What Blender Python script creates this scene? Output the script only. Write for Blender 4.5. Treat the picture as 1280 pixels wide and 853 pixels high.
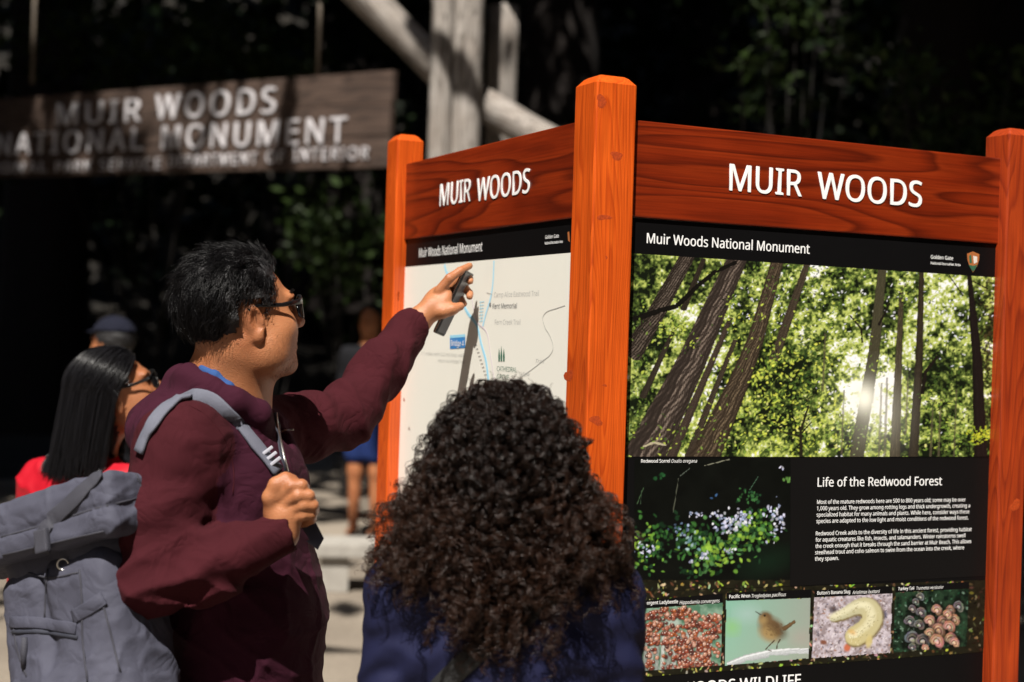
import bpy, bmesh, math, random
import numpy as np
from mathutils import Vector, Matrix

# ------------------------------------------------------------------ clean
for o in list(bpy.data.objects):
    bpy.data.objects.remove(o, do_unlink=True)
scene = bpy.context.scene
COL = scene.collection
rng = np.random.default_rng(7)
random.seed(7)

# ------------------------------------------------------------------ camera
FPX = 1960.0                     # focal length in photo pixels (photo 1280 wide)
CAMZ = 1.50
PITCH, ROLL = math.radians(0.20), math.radians(1.83)
cam_d = bpy.data.cameras.new('camera')
cam = bpy.data.objects.new('camera', cam_d)
COL.objects.link(cam)
cam_d.sensor_width = 36.0
cam_d.lens = 36.0 * FPX / 1280.0
cam_d.clip_start = 0.05
cam_d.clip_end = 600
CROT = Matrix.Rotation(math.radians(90) + PITCH, 3, 'X') @ Matrix.Rotation(ROLL, 3, 'Z')
cam.matrix_world = Matrix.Translation((0, 0, CAMZ)) @ CROT.to_4x4()
cam_d.dof.use_dof = True
cam_d.dof.focus_distance = 3.13
cam_d.dof.aperture_fstop = 2.6
scene.camera = cam

# ------------------------------------------------------------------ light
SUN_AZ, SUN_EL = math.radians(14), math.radians(56)   # azimuth to the left of straight behind the camera
SDIR = Vector((-math.sin(SUN_AZ) * math.cos(SUN_EL), -math.cos(SUN_AZ) * math.cos(SUN_EL), math.sin(SUN_EL)))
world = bpy.data.worlds.new('World')
scene.world = world
world.use_nodes = True
wn = world.node_tree
sky = wn.nodes.new('ShaderNodeTexSky')
sky.sky_type = 'NISHITA'
sky.sun_disc = False
sky.sun_elevation = SUN_EL
sky.sun_rotation = math.atan2(SDIR.x, SDIR.y)
wn.links.new(sky.outputs[0], wn.nodes['Background'].inputs[0])
wn.nodes['Background'].inputs[1].default_value = 0.065
sun_d = bpy.data.lights.new('sun', 'SUN')
sun_d.energy = 5.0
sun_d.angle = math.radians(0.5)
sun_d.color = (1.0, 0.95, 0.87)
sun = bpy.data.objects.new('sun', sun_d)
COL.objects.link(sun)
sun.rotation_euler = SDIR.to_track_quat('Z', 'Y').to_euler()
sun.location = (0, 0, 30)
scene.view_settings.view_transform = 'Standard'
scene.view_settings.look = 'None'
scene.view_settings.gamma = 1.0
scene.view_settings.use_curve_mapping = False
scene.view_settings.exposure = 0.8
scene.render.engine = 'CYCLES'
scene.cycles.max_bounces = 6

# ------------------------------------------------------------------ pixel helpers (photo pixels, 1280x853)
CP = Vector((0, 0, CAMZ))


def ray(px, py):
    return CROT @ Vector(((px - 640) / FPX, -(py - 426.5) / FPX, -1.0))


def at(px, py, d):
    return CP + ray(px, py) * d


def hit(px, py, p0, n):
    r = ray(px, py)
    t = (p0 - CP).dot(n) / r.dot(n)
    return CP + r * t


def to_px(p):
    q = CROT.transposed() @ (Vector(p) - CP)
    return 640 + FPX * q.x / -q.z, 426.5 - FPX * q.y / -q.z


# ------------------------------------------------------------------ materials
def srgb(r, g, b):
    f = lambda c: (c / 255 / 12.92) if c / 255 <= 0.04045 else ((c / 255 + 0.055) / 1.055) ** 2.4
    return (f(r), f(g), f(b))


MATS = {}


def nodemat(name):
    m = bpy.data.materials.new(name)
    m.use_nodes = True
    MATS[name] = m
    return m, m.node_tree.nodes, m.node_tree.links, m.node_tree.nodes['Principled BSDF']


def mat(name, col, rough=0.6, var=0.25, scale=8.0, bump=0.0, bscale=120.0, metal=0.0, spec=0.5, stretch=(1, 1, 1), sheen=0.0, crumple=0.0, cscale=26.0):
    """plain surface with uneven colour and fine relief"""
    if name in MATS:
        return MATS[name]
    m, N, L, B = nodemat(name)
    tc = N.new('ShaderNodeTexCoord')
    mp = N.new('ShaderNodeMapping')
    mp.inputs['Scale'].default_value = stretch
    L.new(tc.outputs['Object'], mp.inputs[0])
    no = N.new('ShaderNodeTexNoise')
    no.inputs['Scale'].default_value = scale
    no.inputs['Detail'].default_value = 5
    L.new(mp.outputs[0], no.inputs['Vector'])
    mx = N.new('ShaderNodeMix')
    mx.data_type = 'RGBA'
    mx.inputs[6].default_value = (*[c * (1 - var) for c in col], 1)
    mx.inputs[7].default_value = (*[min(1, c * (1 + var)) for c in col], 1)
    L.new(no.outputs[0], mx.inputs[0])
    L.new(mx.outputs[2], B.inputs['Base Color'])
    B.inputs['Roughness'].default_value = rough
    B.inputs['Metallic'].default_value = metal
    B.inputs['Specular IOR Level'].default_value = spec
    if sheen:
        B.inputs['Sheen Weight'].default_value = sheen
    if bump:
        n2 = N.new('ShaderNodeTexNoise')
        n2.inputs['Scale'].default_value = bscale
        n2.inputs['Detail'].default_value = 3
        L.new(mp.outputs[0], n2.inputs['Vector'])
        bp = N.new('ShaderNodeBump')
        bp.inputs['Strength'].default_value = bump
        bp.inputs['Distance'].default_value = 0.004
        L.new(n2.outputs[0], bp.inputs['Height'])
        L.new(bp.outputs[0], B.inputs['Normal'])
        if crumple:                             # small irregular creases in cloth
            n3 = N.new('ShaderNodeTexNoise')
            n3.inputs['Scale'].default_value = cscale
            n3.inputs['Detail'].default_value = 2
            n3.inputs['Distortion'].default_value = 1.2
            L.new(tc.outputs['Object'], n3.inputs['Vector'])
            ab = N.new('ShaderNodeMath'); ab.operation = 'SUBTRACT'; ab.inputs[1].default_value = .5
            L.new(n3.outputs[0], ab.inputs[0])
            a2 = N.new('ShaderNodeMath'); a2.operation = 'ABSOLUTE'
            L.new(ab.outputs[0], a2.inputs[0])
            b3 = N.new('ShaderNodeBump')
            b3.inputs['Strength'].default_value = crumple
            b3.inputs['Distance'].default_value = 0.016
            L.new(a2.outputs[0], b3.inputs['Height'])
            L.new(b3.outputs[0], bp.inputs['Normal'])
    return m


def wood(name, dark, mid, light, axis=2, ringscale=26.0, rough=0.42, weathered=False, warp=0.5):
    """stained timber: growth rings stretched along one axis, pores and knots"""
    m, N, L, B = nodemat(name)
    tc = N.new('ShaderNodeTexCoord')
    mp = N.new('ShaderNodeMapping')
    s = [1.0, 1.0, 1.0]
    s[axis] = 0.10
    mp.inputs['Scale'].default_value = s
    oi = N.new('ShaderNodeObjectInfo')
    ad = N.new('ShaderNodeVectorMath')
    ad.operation = 'ADD'
    ml = N.new('ShaderNodeVectorMath')
    ml.operation = 'SCALE'
    ml.inputs['Scale'].default_value = 0.37
    L.new(oi.outputs['Location'], ml.inputs[0])
    L.new(tc.outputs['Object'], ad.inputs[0])
    L.new(ml.outputs[0], ad.inputs[1])
    L.new(ad.outputs[0], mp.inputs[0])
    nz = N.new('ShaderNodeTexNoise')
    nz.inputs['Scale'].default_value = 7.0
    nz.inputs['Detail'].default_value = 2.0
    L.new(mp.outputs[0], nz.inputs['Vector'])
    mm = N.new('ShaderNodeMath')
    mm.operation = 'MULTIPLY'
    mm.inputs[1].default_value = ringscale * warp
    L.new(nz.outputs[0], mm.inputs[0])
    fr = N.new('ShaderNodeMath')
    fr.operation = 'FRACT'
    L.new(mm.outputs[0], fr.inputs[0])
    cr = N.new('ShaderNodeValToRGB')
    e = cr.color_ramp.elements
    e[0].position, e[0].color = 0.0, (*light, 1)
    e[1].position, e[1].color = 1.0, (*light, 1)
    a = e.new(0.55); a.color = (*mid, 1)
    a = e.new(0.86); a.color = (*dark, 1)
    L.new(fr.outputs[0], cr.inputs[0])
    # fine pores
    mp2 = N.new('ShaderNodeMapping')
    s2 = [1.0, 1.0, 1.0]
    s2[axis] = 0.025
    mp2.inputs['Scale'].default_value = s2
    L.new(ad.outputs[0], mp2.inputs[0])
    n2 = N.new('ShaderNodeTexNoise')
    n2.inputs['Scale'].default_value = 260.0
    n2.inputs['Detail'].default_value = 4.0
    L.new(mp2.outputs[0], n2.inputs['Vector'])
    mx = N.new('ShaderNodeMix')
    mx.data_type = 'RGBA'
    mx.blend_type = 'MULTIPLY'
    mx.inputs[0].default_value = 0.55
    L.new(cr.outputs[0], mx.inputs[6])
    r2 = N.new('ShaderNodeValToRGB')
    r2.color_ramp.elements[0].position = 0.3
    r2.color_ramp.elements[0].color = (0.45, 0.40, 0.38, 1)
    r2.color_ramp.elements[1].position = 0.62
    r2.color_ramp.elements[1].color = (1, 1, 1, 1)
    L.new(n2.outputs[0], r2.inputs[0])
    L.new(r2.outputs[0], mx.inputs[7])
    # broad unevenness of the stain
    n3 = N.new('ShaderNodeTexNoise')
    n3.inputs['Scale'].default_value = 5.0
    n3.inputs['Detail'].default_value = 3.0
    L.new(ad.outputs[0], n3.inputs['Vector'])
    r3 = N.new('ShaderNodeValToRGB')
    r3.color_ramp.elements[0].position = 0.3
    r3.color_ramp.elements[0].color = (0.66, 0.60, 0.55, 1)
    r3.color_ramp.elements[1].position = 0.65
    r3.color_ramp.elements[1].color = (1, 1, 1, 1)
    L.new(n3.outputs[0], r3.inputs[0])
    m3 = N.new('ShaderNodeMix')
    m3.data_type = 'RGBA'
    m3.blend_type = 'MULTIPLY'
    m3.inputs[0].default_value = 0.8
    L.new(mx.outputs[2], m3.inputs[6])
    L.new(r3.outputs[0], m3.inputs[7])
    L.new(m3.outputs[2], B.inputs['Base Color'])
    B.inputs['Roughness'].default_value = rough
    bp = N.new('ShaderNodeBump')
    bp.inputs['Strength'].default_value = 0.5 if weathered else 0.18
    bp.inputs['Distance'].default_value = 0.004 if weathered else 0.0015
    L.new(n2.outputs[0], bp.inputs['Height'])
    L.new(bp.outputs[0], B.inputs['Normal'])
    return m


def vcmat(name, rough=0.35, spec=0.5):
    """printed sheet: ink colours come from the mesh's colour attribute"""
    m, N, L, B = nodemat(name)
    a = N.new('ShaderNodeVertexColor')
    a.layer_name = 'ink'
    L.new(a.outputs[0], B.inputs['Base Color'])
    B.inputs['Roughness'].default_value = rough
    B.inputs['Specular IOR Level'].default_value = spec
    return m


# ------------------------------------------------------------------ typeface (bundled with Blender; falls back to the built-in one)
try:
    SANS = bpy.data.fonts.load(bpy.utils.system_resource('DATAFILES') + '/fonts/NotoSansHebrew-Regular.woff2')
except Exception:
    SANS = None


def text_mesh(s, cap, bold=0.0, shear=0.0, thick=0.0, space=1.0):
    """flat lettering of the given cap height, origin at the left of the baseline"""
    cu = bpy.data.curves.new('lettering', 'FONT')
    if SANS:
        cu.font = SANS
    size = cap / (0.573 if SANS else 0.73)
    cu.body = s
    cu.size = size
    cu.shear = shear
    cu.resolution_u = 3
    cu.extrude = thick
    cu.space_character = space
    o = bpy.data.objects.new('tmp', cu)
    COL.objects.link(o)
    dg = bpy.context.evaluated_depsgraph_get()
    me = bpy.data.meshes.new_from_object(o.evaluated_get(dg))
    bpy.data.objects.remove(o, do_unlink=True)
    if bold:                                    # heavier strokes: the same letters again, a hair to each side and above
        bm = bmesh.new()
        for dx, dy, dz in ((0, 0, 0), (-bold, bold * .5, .00012), (bold, -bold * .5, .00024)):
            n0 = len(bm.verts)
            bm.from_mesh(me)
            bm.verts.ensure_lookup_table()
            for v in bm.verts[n0:]:
                v.co += Vector((dx * size, dy * size, dz))
        bm.to_mesh(me)
        bm.free()
    return me


# ------------------------------------------------------------------ object helpers
def mkobj(name, mesh, material=None, parent=None, smooth=False, kind=None):
    o = bpy.data.objects.new(name, mesh)
    COL.objects.link(o)
    if material is not None:
        mesh.materials.clear()
        mesh.materials.append(material)
    if smooth:
        mesh.polygons.foreach_set('use_smooth', np.ones(len(mesh.polygons), dtype=bool))
    if parent is not None:
        o.parent = parent
        o.matrix_parent_inverse = parent.matrix_world.inverted()
    if kind:
        o['kind'] = kind
    return o


def tag(o, label, cat, group=None):
    o['label'] = label
    o['category'] = cat
    if group:
        o['group'] = group
    return o


def empty(name, loc, label=None, cat=None, group=None):
    o = bpy.data.objects.new(name, None)
    COL.objects.link(o)
    o.location = loc
    o.matrix_world = Matrix.Translation(loc)
    o.empty_display_size = 0.1
    if label:
        tag(o, label, cat, group)
    return o


def frame(origin, x, z):
    """matrix with given x axis and approximate z axis"""
    x = Vector(x).normalized()
    z = Vector(z)
    z = (z - x * z.dot(x)).normalized()
    y = z.cross(x)
    m = Matrix((x, y, z)).transposed().to_4x4()
    m.translation = origin
    return m


def meshnp(name, V, F):
    me = bpy.data.meshes.new(name)
    V = np.asarray(V, dtype=np.float32)
    F = np.asarray(F, dtype=np.int32)
    k = F.shape[1]
    me.vertices.add(len(V))
    me.vertices.foreach_set('co', V.ravel())
    me.loops.add(F.size)
    me.loops.foreach_set('vertex_index', F.ravel())
    me.polygons.add(len(F))
    me.polygons.foreach_set('loop_start', np.arange(0, F.size, k, dtype=np.int32))
    me.polygons.foreach_set('loop_total', np.full(len(F), k, dtype=np.int32))
    me.update(calc_edges=True)
    return me


def bm_mesh(name, bm):
    me = bpy.data.meshes.new(name)
    bmesh.ops.recalc_face_normals(bm, faces=bm.faces)
    bm.to_mesh(me)
    bm.free()
    return me


def add_box(bm, c, s, rot=None, bevel=0.0, seg=2):
    """box of full size s centred at c"""
    M = Matrix.Translation(c)
    if rot is not None:
        M = M @ rot.to_4x4()
    r = bmesh.ops.create_cube(bm, size=1.0, matrix=M @ Matrix.Diagonal((*s, 1)))
    if bevel:
        es = set()
        for v in r['verts']:
            es.update(v.link_edges)
        bmesh.ops.bevel(bm, geom=list(es), offset=bevel, segments=seg, profile=0.6, affect='EDGES')


def box_obj(name, M, s, material, parent, bevel=0.0, c=(0, 0, 0), seg=2):
    """box in the local frame M so that object coordinates follow the piece"""
    bm = bmesh.new()
    add_box(bm, Vector(c), s, None, bevel, seg)
    o = mkobj(name, bm_mesh(name, bm), material, None)
    place(o, M, parent)
    return o


def place(o, M, parent):
    if parent is not None:
        o.parent = parent
        o.matrix_parent_inverse = Matrix.Identity(4)
        o.matrix_basis = parent.matrix_world.inverted() @ M
        o.matrix_world = M
    else:
        o.matrix_basis = M
        o.matrix_world = M


def tube_np(path, rad, n=8, flat=None, cap=True):
    """tube along a path; rad number or list; returns V,F(quads)"""
    P = np.asarray([tuple(p) for p in path], dtype=float)
    K = len(P)
    R = np.full(K, rad) if np.isscalar(rad) else np.asarray(rad, dtype=float)
    T = np.gradient(P, axis=0)
    T /= np.linalg.norm(T, axis=1)[:, None] + 1e-9
    ref = np.array([0, 0, 1.0]) if abs(T[0, 2]) < 0.9 else np.array([1.0, 0, 0])
    u = np.cross(T[0], ref); u /= np.linalg.norm(u)
    V = []
    for i in range(K):
        u = u - T[i] * u.dot(T[i]); u /= np.linalg.norm(u)
        v = np.cross(T[i], u)
        for k in range(n):
            a = 2 * math.pi * k / n
            V.append(P[i] + R[i] * (math.cos(a) * u + math.sin(a) * v))
    F = []
    for i in range(K - 1):
        for k in range(n):
            a, b = i * n + k, i * n + (k + 1) % n
            F.append((a, b, b + n, a + n))
    if cap:
        V.append(P[0]); V.append(P[-1])
        c0, c1 = len(V) - 2, len(V) - 1
        for k in range(n):
            F.append((c0, (k + 1) % n, k, k))
            F.append((c1, (K - 1) * n + k, (K - 1) * n + (k + 1) % n, (K - 1) * n + (k + 1) % n))
    return np.array(V), F


def tube_obj(name, path, rad, material, parent, n=8):
    V, F = tube_np(path, rad, n)
    me = bpy.data.meshes.new(name)
    me.from_pydata([tuple(v) for v in V], [], [tuple(dict.fromkeys(f)) for f in F])
    me.update()
    return mkobj(name, me, material, parent, smooth=True)


def ribbon_obj(name, path, width, thick, normal, material, parent, smooth=True):
    """flat strap along a path; normal(s) say which way its face looks"""
    P = [Vector(p) for p in path]
    K = len(P)
    Ns = [Vector(normal)] * K if not isinstance(normal, list) else [Vector(n) for n in normal]
    W = [width] * K if not isinstance(width, list) else width
    V, F = [], []
    for i in range(K):
        t = (P[min(i + 1, K - 1)] - P[max(i - 1, 0)]).normalized()
        n = (Ns[i] - t * Ns[i].dot(t)).normalized()
        s = t.cross(n)
        w = W[i] / 2
        h = thick / 2
        for a, b in ((-1, -.55), (-.86, -1), (.86, -1), (1, -.55), (1, .55), (.86, 1), (-.86, 1), (-1, .55)):
            V.append(P[i] + s * (a * w) + n * (b * h))
    for i in range(K - 1):
        for k in range(8):
            a, b = i * 8 + k, i * 8 + (k + 1) % 8
            F.append((a, b, b + 8, a + 8))
    F.append(tuple(range(7, -1, -1)))
    F.append(tuple((K - 1) * 8 + k for k in range(8)))
    me = bpy.data.meshes.new(name)
    me.from_pydata(V, [], F)
    me.update()
    return mkobj(name, me, material, parent, smooth=smooth)


def spline(pts, n):
    """Catmull-Rom through points"""
    P = [np.array(tuple(p), dtype=float) for p in pts]
    P = [2 * P[0] - P[1]] + P + [2 * P[-1] - P[-2]]
    out = []
    segs = len(P) - 3
    for i in range(segs):
        a, b, c, d = P[i:i + 4]
        m = n if i < segs - 1 else n + 1
        for k in range(m):
            t = k / n
            out.append(0.5 * ((2 * b) + (-a + c) * t + (2 * a - 5 * b + 4 * c - d) * t * t + (-a + 3 * b - 3 * c + d) * t ** 3))
    return out


# ================================================================== GROUND, HILLSIDE
def noise3(P, seed=0, oct_=4, lac=2.0, gain=0.5):
    """cheap smooth noise from sums of rotated sines, about -1..1"""
    r = np.random.default_rng(seed)
    out = np.zeros(len(P))
    amp, fr, tot = 1.0, 1.0, 0.0
    for o in range(oct_):
        s = np.zeros(len(P))
        for k in range(4):
            d = r.normal(size=3); d /= np.linalg.norm(d)
            ph = r.uniform(0, 6.28)
            q = P @ d * fr * r.uniform(.8, 1.3)
            d2 = r.normal(size=3); d2 /= np.linalg.norm(d2)
            s += np.sin(q * 6.28 + ph + 1.3 * np.sin((P @ d2) * fr * 4.1 + ph * 2))
        out += amp * s / 2.6
        tot += amp
        amp *= gain
        fr *= lac
    return out / tot


def ground_mat():
    m, N, L, B = nodemat('forest_floor')
    tc = N.new('ShaderNodeTexCoord')
    n = N.new('ShaderNodeTexNoise'); n.inputs['Scale'].default_value = 1.7; n.inputs['Detail'].default_value = 8
    L.new(tc.outputs['Object'], n.inputs['Vector'])
    c = N.new('ShaderNodeValToRGB')
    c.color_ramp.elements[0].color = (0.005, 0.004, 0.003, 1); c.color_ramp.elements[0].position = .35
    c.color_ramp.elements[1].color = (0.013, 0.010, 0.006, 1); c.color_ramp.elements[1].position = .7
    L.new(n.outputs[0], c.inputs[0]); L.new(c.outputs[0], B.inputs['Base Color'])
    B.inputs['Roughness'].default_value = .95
    return m


def paving_mat():
    m, N, L, B = nodemat('worn_paving')
    tc = N.new('ShaderNodeTexCoord')
    n = N.new('ShaderNodeTexNoise'); n.inputs['Scale'].default_value = .55; n.inputs['Detail'].default_value = 9
    L.new(tc.outputs['Object'], n.inputs['Vector'])
    n2 = N.new('ShaderNodeTexNoise'); n2.inputs['Scale'].default_value = 60; n2.inputs['Detail'].default_value = 4
    L.new(tc.outputs['Object'], n2.inputs['Vector'])
    mx = N.new('ShaderNodeMath'); mx.operation = 'MULTIPLY_ADD'; mx.inputs[1].default_value = .45; 
    L.new(n2.outputs[0], mx.inputs[0]); L.new(n.outputs[0], mx.inputs[2])
    c = N.new('ShaderNodeValToRGB')
    c.color_ramp.elements[0].color = (0.105, 0.085, 0.065, 1); c.color_ramp.elements[0].position = .5
    c.color_ramp.elements[1].color = (0.25, 0.21, 0.165, 1); c.color_ramp.elements[1].position = .88
    L.new(mx.outputs[0], c.inputs[0]); L.new(c.outputs[0], B.inputs['Base Color'])
    B.inputs['Roughness'].default_value = .85
    bp = N.new('ShaderNodeBump'); bp.inputs['Strength'].default_value = .3; bp.inputs['Distance'].default_value = .004
    L.new(n2.outputs[0], bp.inputs['Height']); L.new(bp.outputs[0], B.inputs['Normal'])
    return m


floor_mat = ground_mat()
pave_mat = paving_mat()


def sheet_grid(name, x0, x1, y0, y1, z, material, n=2):
    xs, ys = np.linspace(x0, x1, n), np.linspace(y0, y1, n)
    X, Y = np.meshgrid(xs, ys)
    V = np.stack([X, Y, np.full_like(X, z)], -1).reshape(-1, 3)
    i = np.arange(n * n).reshape(n, n)
    F = np.stack([i[:-1, :-1], i[:-1, 1:], i[1:, 1:], i[1:, :-1]], -1).reshape(-1, 4)
    return mkobj(name, meshnp(name, V, F), material, kind='structure')


sheet_grid('ground', -160, 160, -160, 160, -0.03, floor_mat, 40)


def irregular_sheet(name, pts, z, material):
    me = bpy.data.meshes.new(name)
    me.from_pydata([(x, y, z) for x, y in pts], [], [tuple(range(len(pts)))])
    me.update()
    return mkobj(name, me, material, kind='structure')


irregular_sheet('plaza_pavement', [(-9, -12), (9, -12), (9, 4), (7.5, 8), (6, 12), (4.5, 16), (3.2, 21), (-1.5, 23), (-3.6, 19), (-5.5, 15), (-8, 11), (-9, 5)], -0.012, pave_mat)


def hill(name, a0, a1, r0, r1, h, seed):
    """wooded canyon side: a ring sector rising outwards"""
    na, nr = 60, 14
    A, T = np.meshgrid(np.linspace(a0, a1, na), np.linspace(0, 1, nr))
    Rr = r0 + (r1 - r0) * T
    X, Y = Rr * np.sin(A), Rr * np.cos(A)
    Z = -0.5 + h * T ** 1.15
    P = np.stack([X, Y, np.zeros_like(X)], -1).reshape(-1, 3)
    Z = Z + (1.6 * noise3(P * .05, seed, 4)).reshape(Z.shape) * (T > 0)
    V = np.stack([X, Y, Z], -1).reshape(-1, 3)
    i = np.arange(na * nr).reshape(nr, na)
    F = np.stack([i[:-1, :-1], i[1:, :-1], i[1:, 1:], i[:-1, 1:]], -1).reshape(-1, 4)
    return mkobj(name, meshnp(name, V, F), floor_mat, smooth=True, kind='structure')


hill('hillside', -1.9, 1.9, 30, 85, 62, 3)
def hillside_forest():
    r_ = np.random.default_rng(4)
    n = 900
    A = r_.uniform(-1.2, 1.2, n); Rr = r_.uniform(31, 75, n)
    T = (Rr - 30) / 55
    C = np.stack([Rr * np.sin(A), Rr * np.cos(A), -0.5 + 62 * T ** 1.15 + r_.uniform(.5, 7, n)], -1)
    V, F = leaf_cloud(C, 46000, np.array([1.5, 1.5, 1.6]), .75, 5, .6)
    o = mkobj('hillside_forest', meshnp('hillside_forest', V, F), needle_mat, kind='stuff')
    tag(o, 'dark mass of forest covering the far canyon side', 'forest')


hill('hillside', 1.9, 2 * math.pi - 1.9, 42, 90, 40, 4)

# ================================================================== TREES
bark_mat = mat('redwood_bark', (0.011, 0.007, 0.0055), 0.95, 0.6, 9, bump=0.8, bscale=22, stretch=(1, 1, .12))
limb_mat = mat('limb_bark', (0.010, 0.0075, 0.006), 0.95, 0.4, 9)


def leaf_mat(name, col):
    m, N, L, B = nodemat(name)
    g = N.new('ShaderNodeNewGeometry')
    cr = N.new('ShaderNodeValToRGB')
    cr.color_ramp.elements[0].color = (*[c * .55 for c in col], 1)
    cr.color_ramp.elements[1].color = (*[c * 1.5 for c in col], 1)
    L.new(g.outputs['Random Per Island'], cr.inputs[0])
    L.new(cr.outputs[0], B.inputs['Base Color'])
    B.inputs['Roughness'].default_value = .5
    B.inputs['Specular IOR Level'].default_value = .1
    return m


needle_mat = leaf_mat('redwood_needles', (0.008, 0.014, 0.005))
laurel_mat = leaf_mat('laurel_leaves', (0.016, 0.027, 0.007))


def leaf_cloud(C, n, spread, size, seed, asp=.45):
    """small pointed leaves scattered in clumps round the centres C (k,3)"""
    r = np.random.default_rng(seed)
    k = r.integers(len(C), size=n)
    P = C[k] + r.normal(size=(n, 3)) * spread
    d = r.normal(size=(n, 3)); d[:, 2] -= .35
    d /= np.linalg.norm(d, axis=1)[:, None]
    s = np.cross(d, r.normal(size=(n, 3)))
    s /= np.linalg.norm(s, axis=1)[:, None] + 1e-9
    l = size * r.uniform(.6, 1.4, size=(n, 1))
    V = np.stack([P - d * l * .5, P + s * l * asp * .5, P + d * l * .5, P - s * l * asp * .5], 1).reshape(-1, 3)
    F = np.arange(4 * n).reshape(n, 4)
    return V, F


def trunk_mesh(name, h, r0, r1, seed, n=18, lean=(0, 0)):
    r = np.random.default_rng(seed)
    K = 16
    V = []
    ph = r.uniform(0, 6.28, 4)
    for i in range(K):
        t = i / (K - 1)
        z = h * t
        rad = r1 + (r0 - r1) * (1 - t) ** .8 + r0 * .5 * math.exp(-z / .7)
        for k in range(n):
            a = 2 * math.pi * k / n
            q = rad * (1 + .07 * math.sin(5 * a + ph[0] + t * 3) + .05 * math.sin(9 * a + ph[1] - t * 5))
            V.append((q * math.cos(a) + lean[0] * t * h, q * math.sin(a) + lean[1] * t * h, z - .3))
    F = []
    for i in range(K - 1):
        for k in range(n):
            a, b = i * n + k, i * n + (k + 1) % n
            F.append((a, b, b + n, a + n))
    return meshnp(name, V, F)


def redwood(x, y, z, h, r0, seed, label, crown_from=.3, crown_r=4.0, n=4200, leaf=.34, cat='tree', limbs=16, group=None, material=None):
    r = np.random.default_rng(seed)
    root = empty('redwood_tree', (x, y, z), label, cat, group)
    t = mkobj('trunk', trunk_mesh('trunk', h, r0, r0 * .25, seed), bark_mat, smooth=True)
    place(t, Matrix.Translation((x, y, z)), root)
    C = []
    LV, LF = [], []
    for k in range(limbs):
        f = crown_from + (1 - crown_from) * ((k + r.random()) / limbs)
        a = r.uniform(0, 6.28)
        L = crown_r * (1.05 - .75 * ((f - crown_from) / (1 - crown_from))) * r.uniform(.7, 1.1)
        p0 = np.array([0, 0, h * f])
        pts = [p0 + np.array([math.cos(a) * L * s, math.sin(a) * L * s, -.25 * L * s * s + .12 * L * s]) for s in np.linspace(0, 1, 6)]
        V, F = tube_np(pts, list(np.linspace(r0 * .16 + .02, .015, 6)), 5, cap=False)
        o = sum(len(v) for v in LV)
        LV.append(V); LF += [tuple(i + o for i in q) for q in F]
        for s in np.linspace(.2, 1, 6):
            C.append(p0 + np.array([math.cos(a) * L * s, math.sin(a) * L * s, -.25 * L * s * s + .12 * L * s]) + r.normal(size=3) * .25)
    me = meshnp('limb', np.concatenate(LV), np.array(LF))
    lo = mkobj('limbs', me, limb_mat, smooth=True, kind='stuff')
    place(lo, Matrix.Translation((x, y, z)), root)
    V, F = leaf_cloud(np.array(C), n, np.array([.55, .55, .38]) * (crown_r / 4.0), leaf, seed)
    co = mkobj('crown', meshnp('crown', V, F), material or needle_mat)
    place(co, Matrix.Translation((x, y, z)), root)
    return root


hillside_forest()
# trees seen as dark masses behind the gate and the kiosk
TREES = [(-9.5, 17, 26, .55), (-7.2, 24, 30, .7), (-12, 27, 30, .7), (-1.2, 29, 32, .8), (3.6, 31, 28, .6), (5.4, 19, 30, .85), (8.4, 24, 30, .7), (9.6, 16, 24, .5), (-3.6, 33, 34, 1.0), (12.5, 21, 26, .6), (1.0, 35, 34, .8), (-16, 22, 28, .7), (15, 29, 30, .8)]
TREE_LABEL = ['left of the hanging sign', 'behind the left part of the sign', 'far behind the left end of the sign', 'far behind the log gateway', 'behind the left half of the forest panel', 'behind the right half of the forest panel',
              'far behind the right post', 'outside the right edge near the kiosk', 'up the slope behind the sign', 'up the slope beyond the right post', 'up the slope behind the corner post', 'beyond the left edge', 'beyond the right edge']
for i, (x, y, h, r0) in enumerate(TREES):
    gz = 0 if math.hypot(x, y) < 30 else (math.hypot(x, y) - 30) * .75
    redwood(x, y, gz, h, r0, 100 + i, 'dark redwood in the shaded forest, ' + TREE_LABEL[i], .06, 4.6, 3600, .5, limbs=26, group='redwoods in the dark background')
# redwoods beside the path, mostly unseen, added so their crowns shade gate and background
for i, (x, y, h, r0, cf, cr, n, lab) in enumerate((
        (-8.4, 7.2, 26, .7, .42, 5.6, 6500, 'unseen shade redwood added left of the path, nearest the viewer'),
        (4.9, 3.9, 30, .7, .36, 6.2, 20000, 'unseen shade redwood added just right of the kiosk'),
        (3.1, -0.6, 30, .6, .40, 4.4, 16000, 'unseen shade redwood added right beside the viewer'),
        (-9.8, 11.0, 30, .7, .30, 7.4, 18000, 'unseen shade redwood added left of the hanging sign'),
        (9.2, 12.5, 27, .8, .30, 6.4, 14000, 'unseen shade redwood added behind the right end of the kiosk'),
        (-5.3, 12.8, 30, .5, .34, 5.6, 17000, 'unseen shade redwood added behind the hanging sign'),
        (4.3, 8.8, 30, .6, .32, 6.0, 17000, 'unseen shade redwood added behind the forest panel'),
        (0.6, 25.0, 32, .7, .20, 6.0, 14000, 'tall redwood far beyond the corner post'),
        (6.6, 16.5, 32, .8, .28, 8.0, 20000, 'unseen shade redwood added beyond the right side of the path'))):
    redwood(x, y, 0, h, r0, 200 + i, lab, cf, cr, n, .50, limbs=40, group='redwoods over the path')
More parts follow.
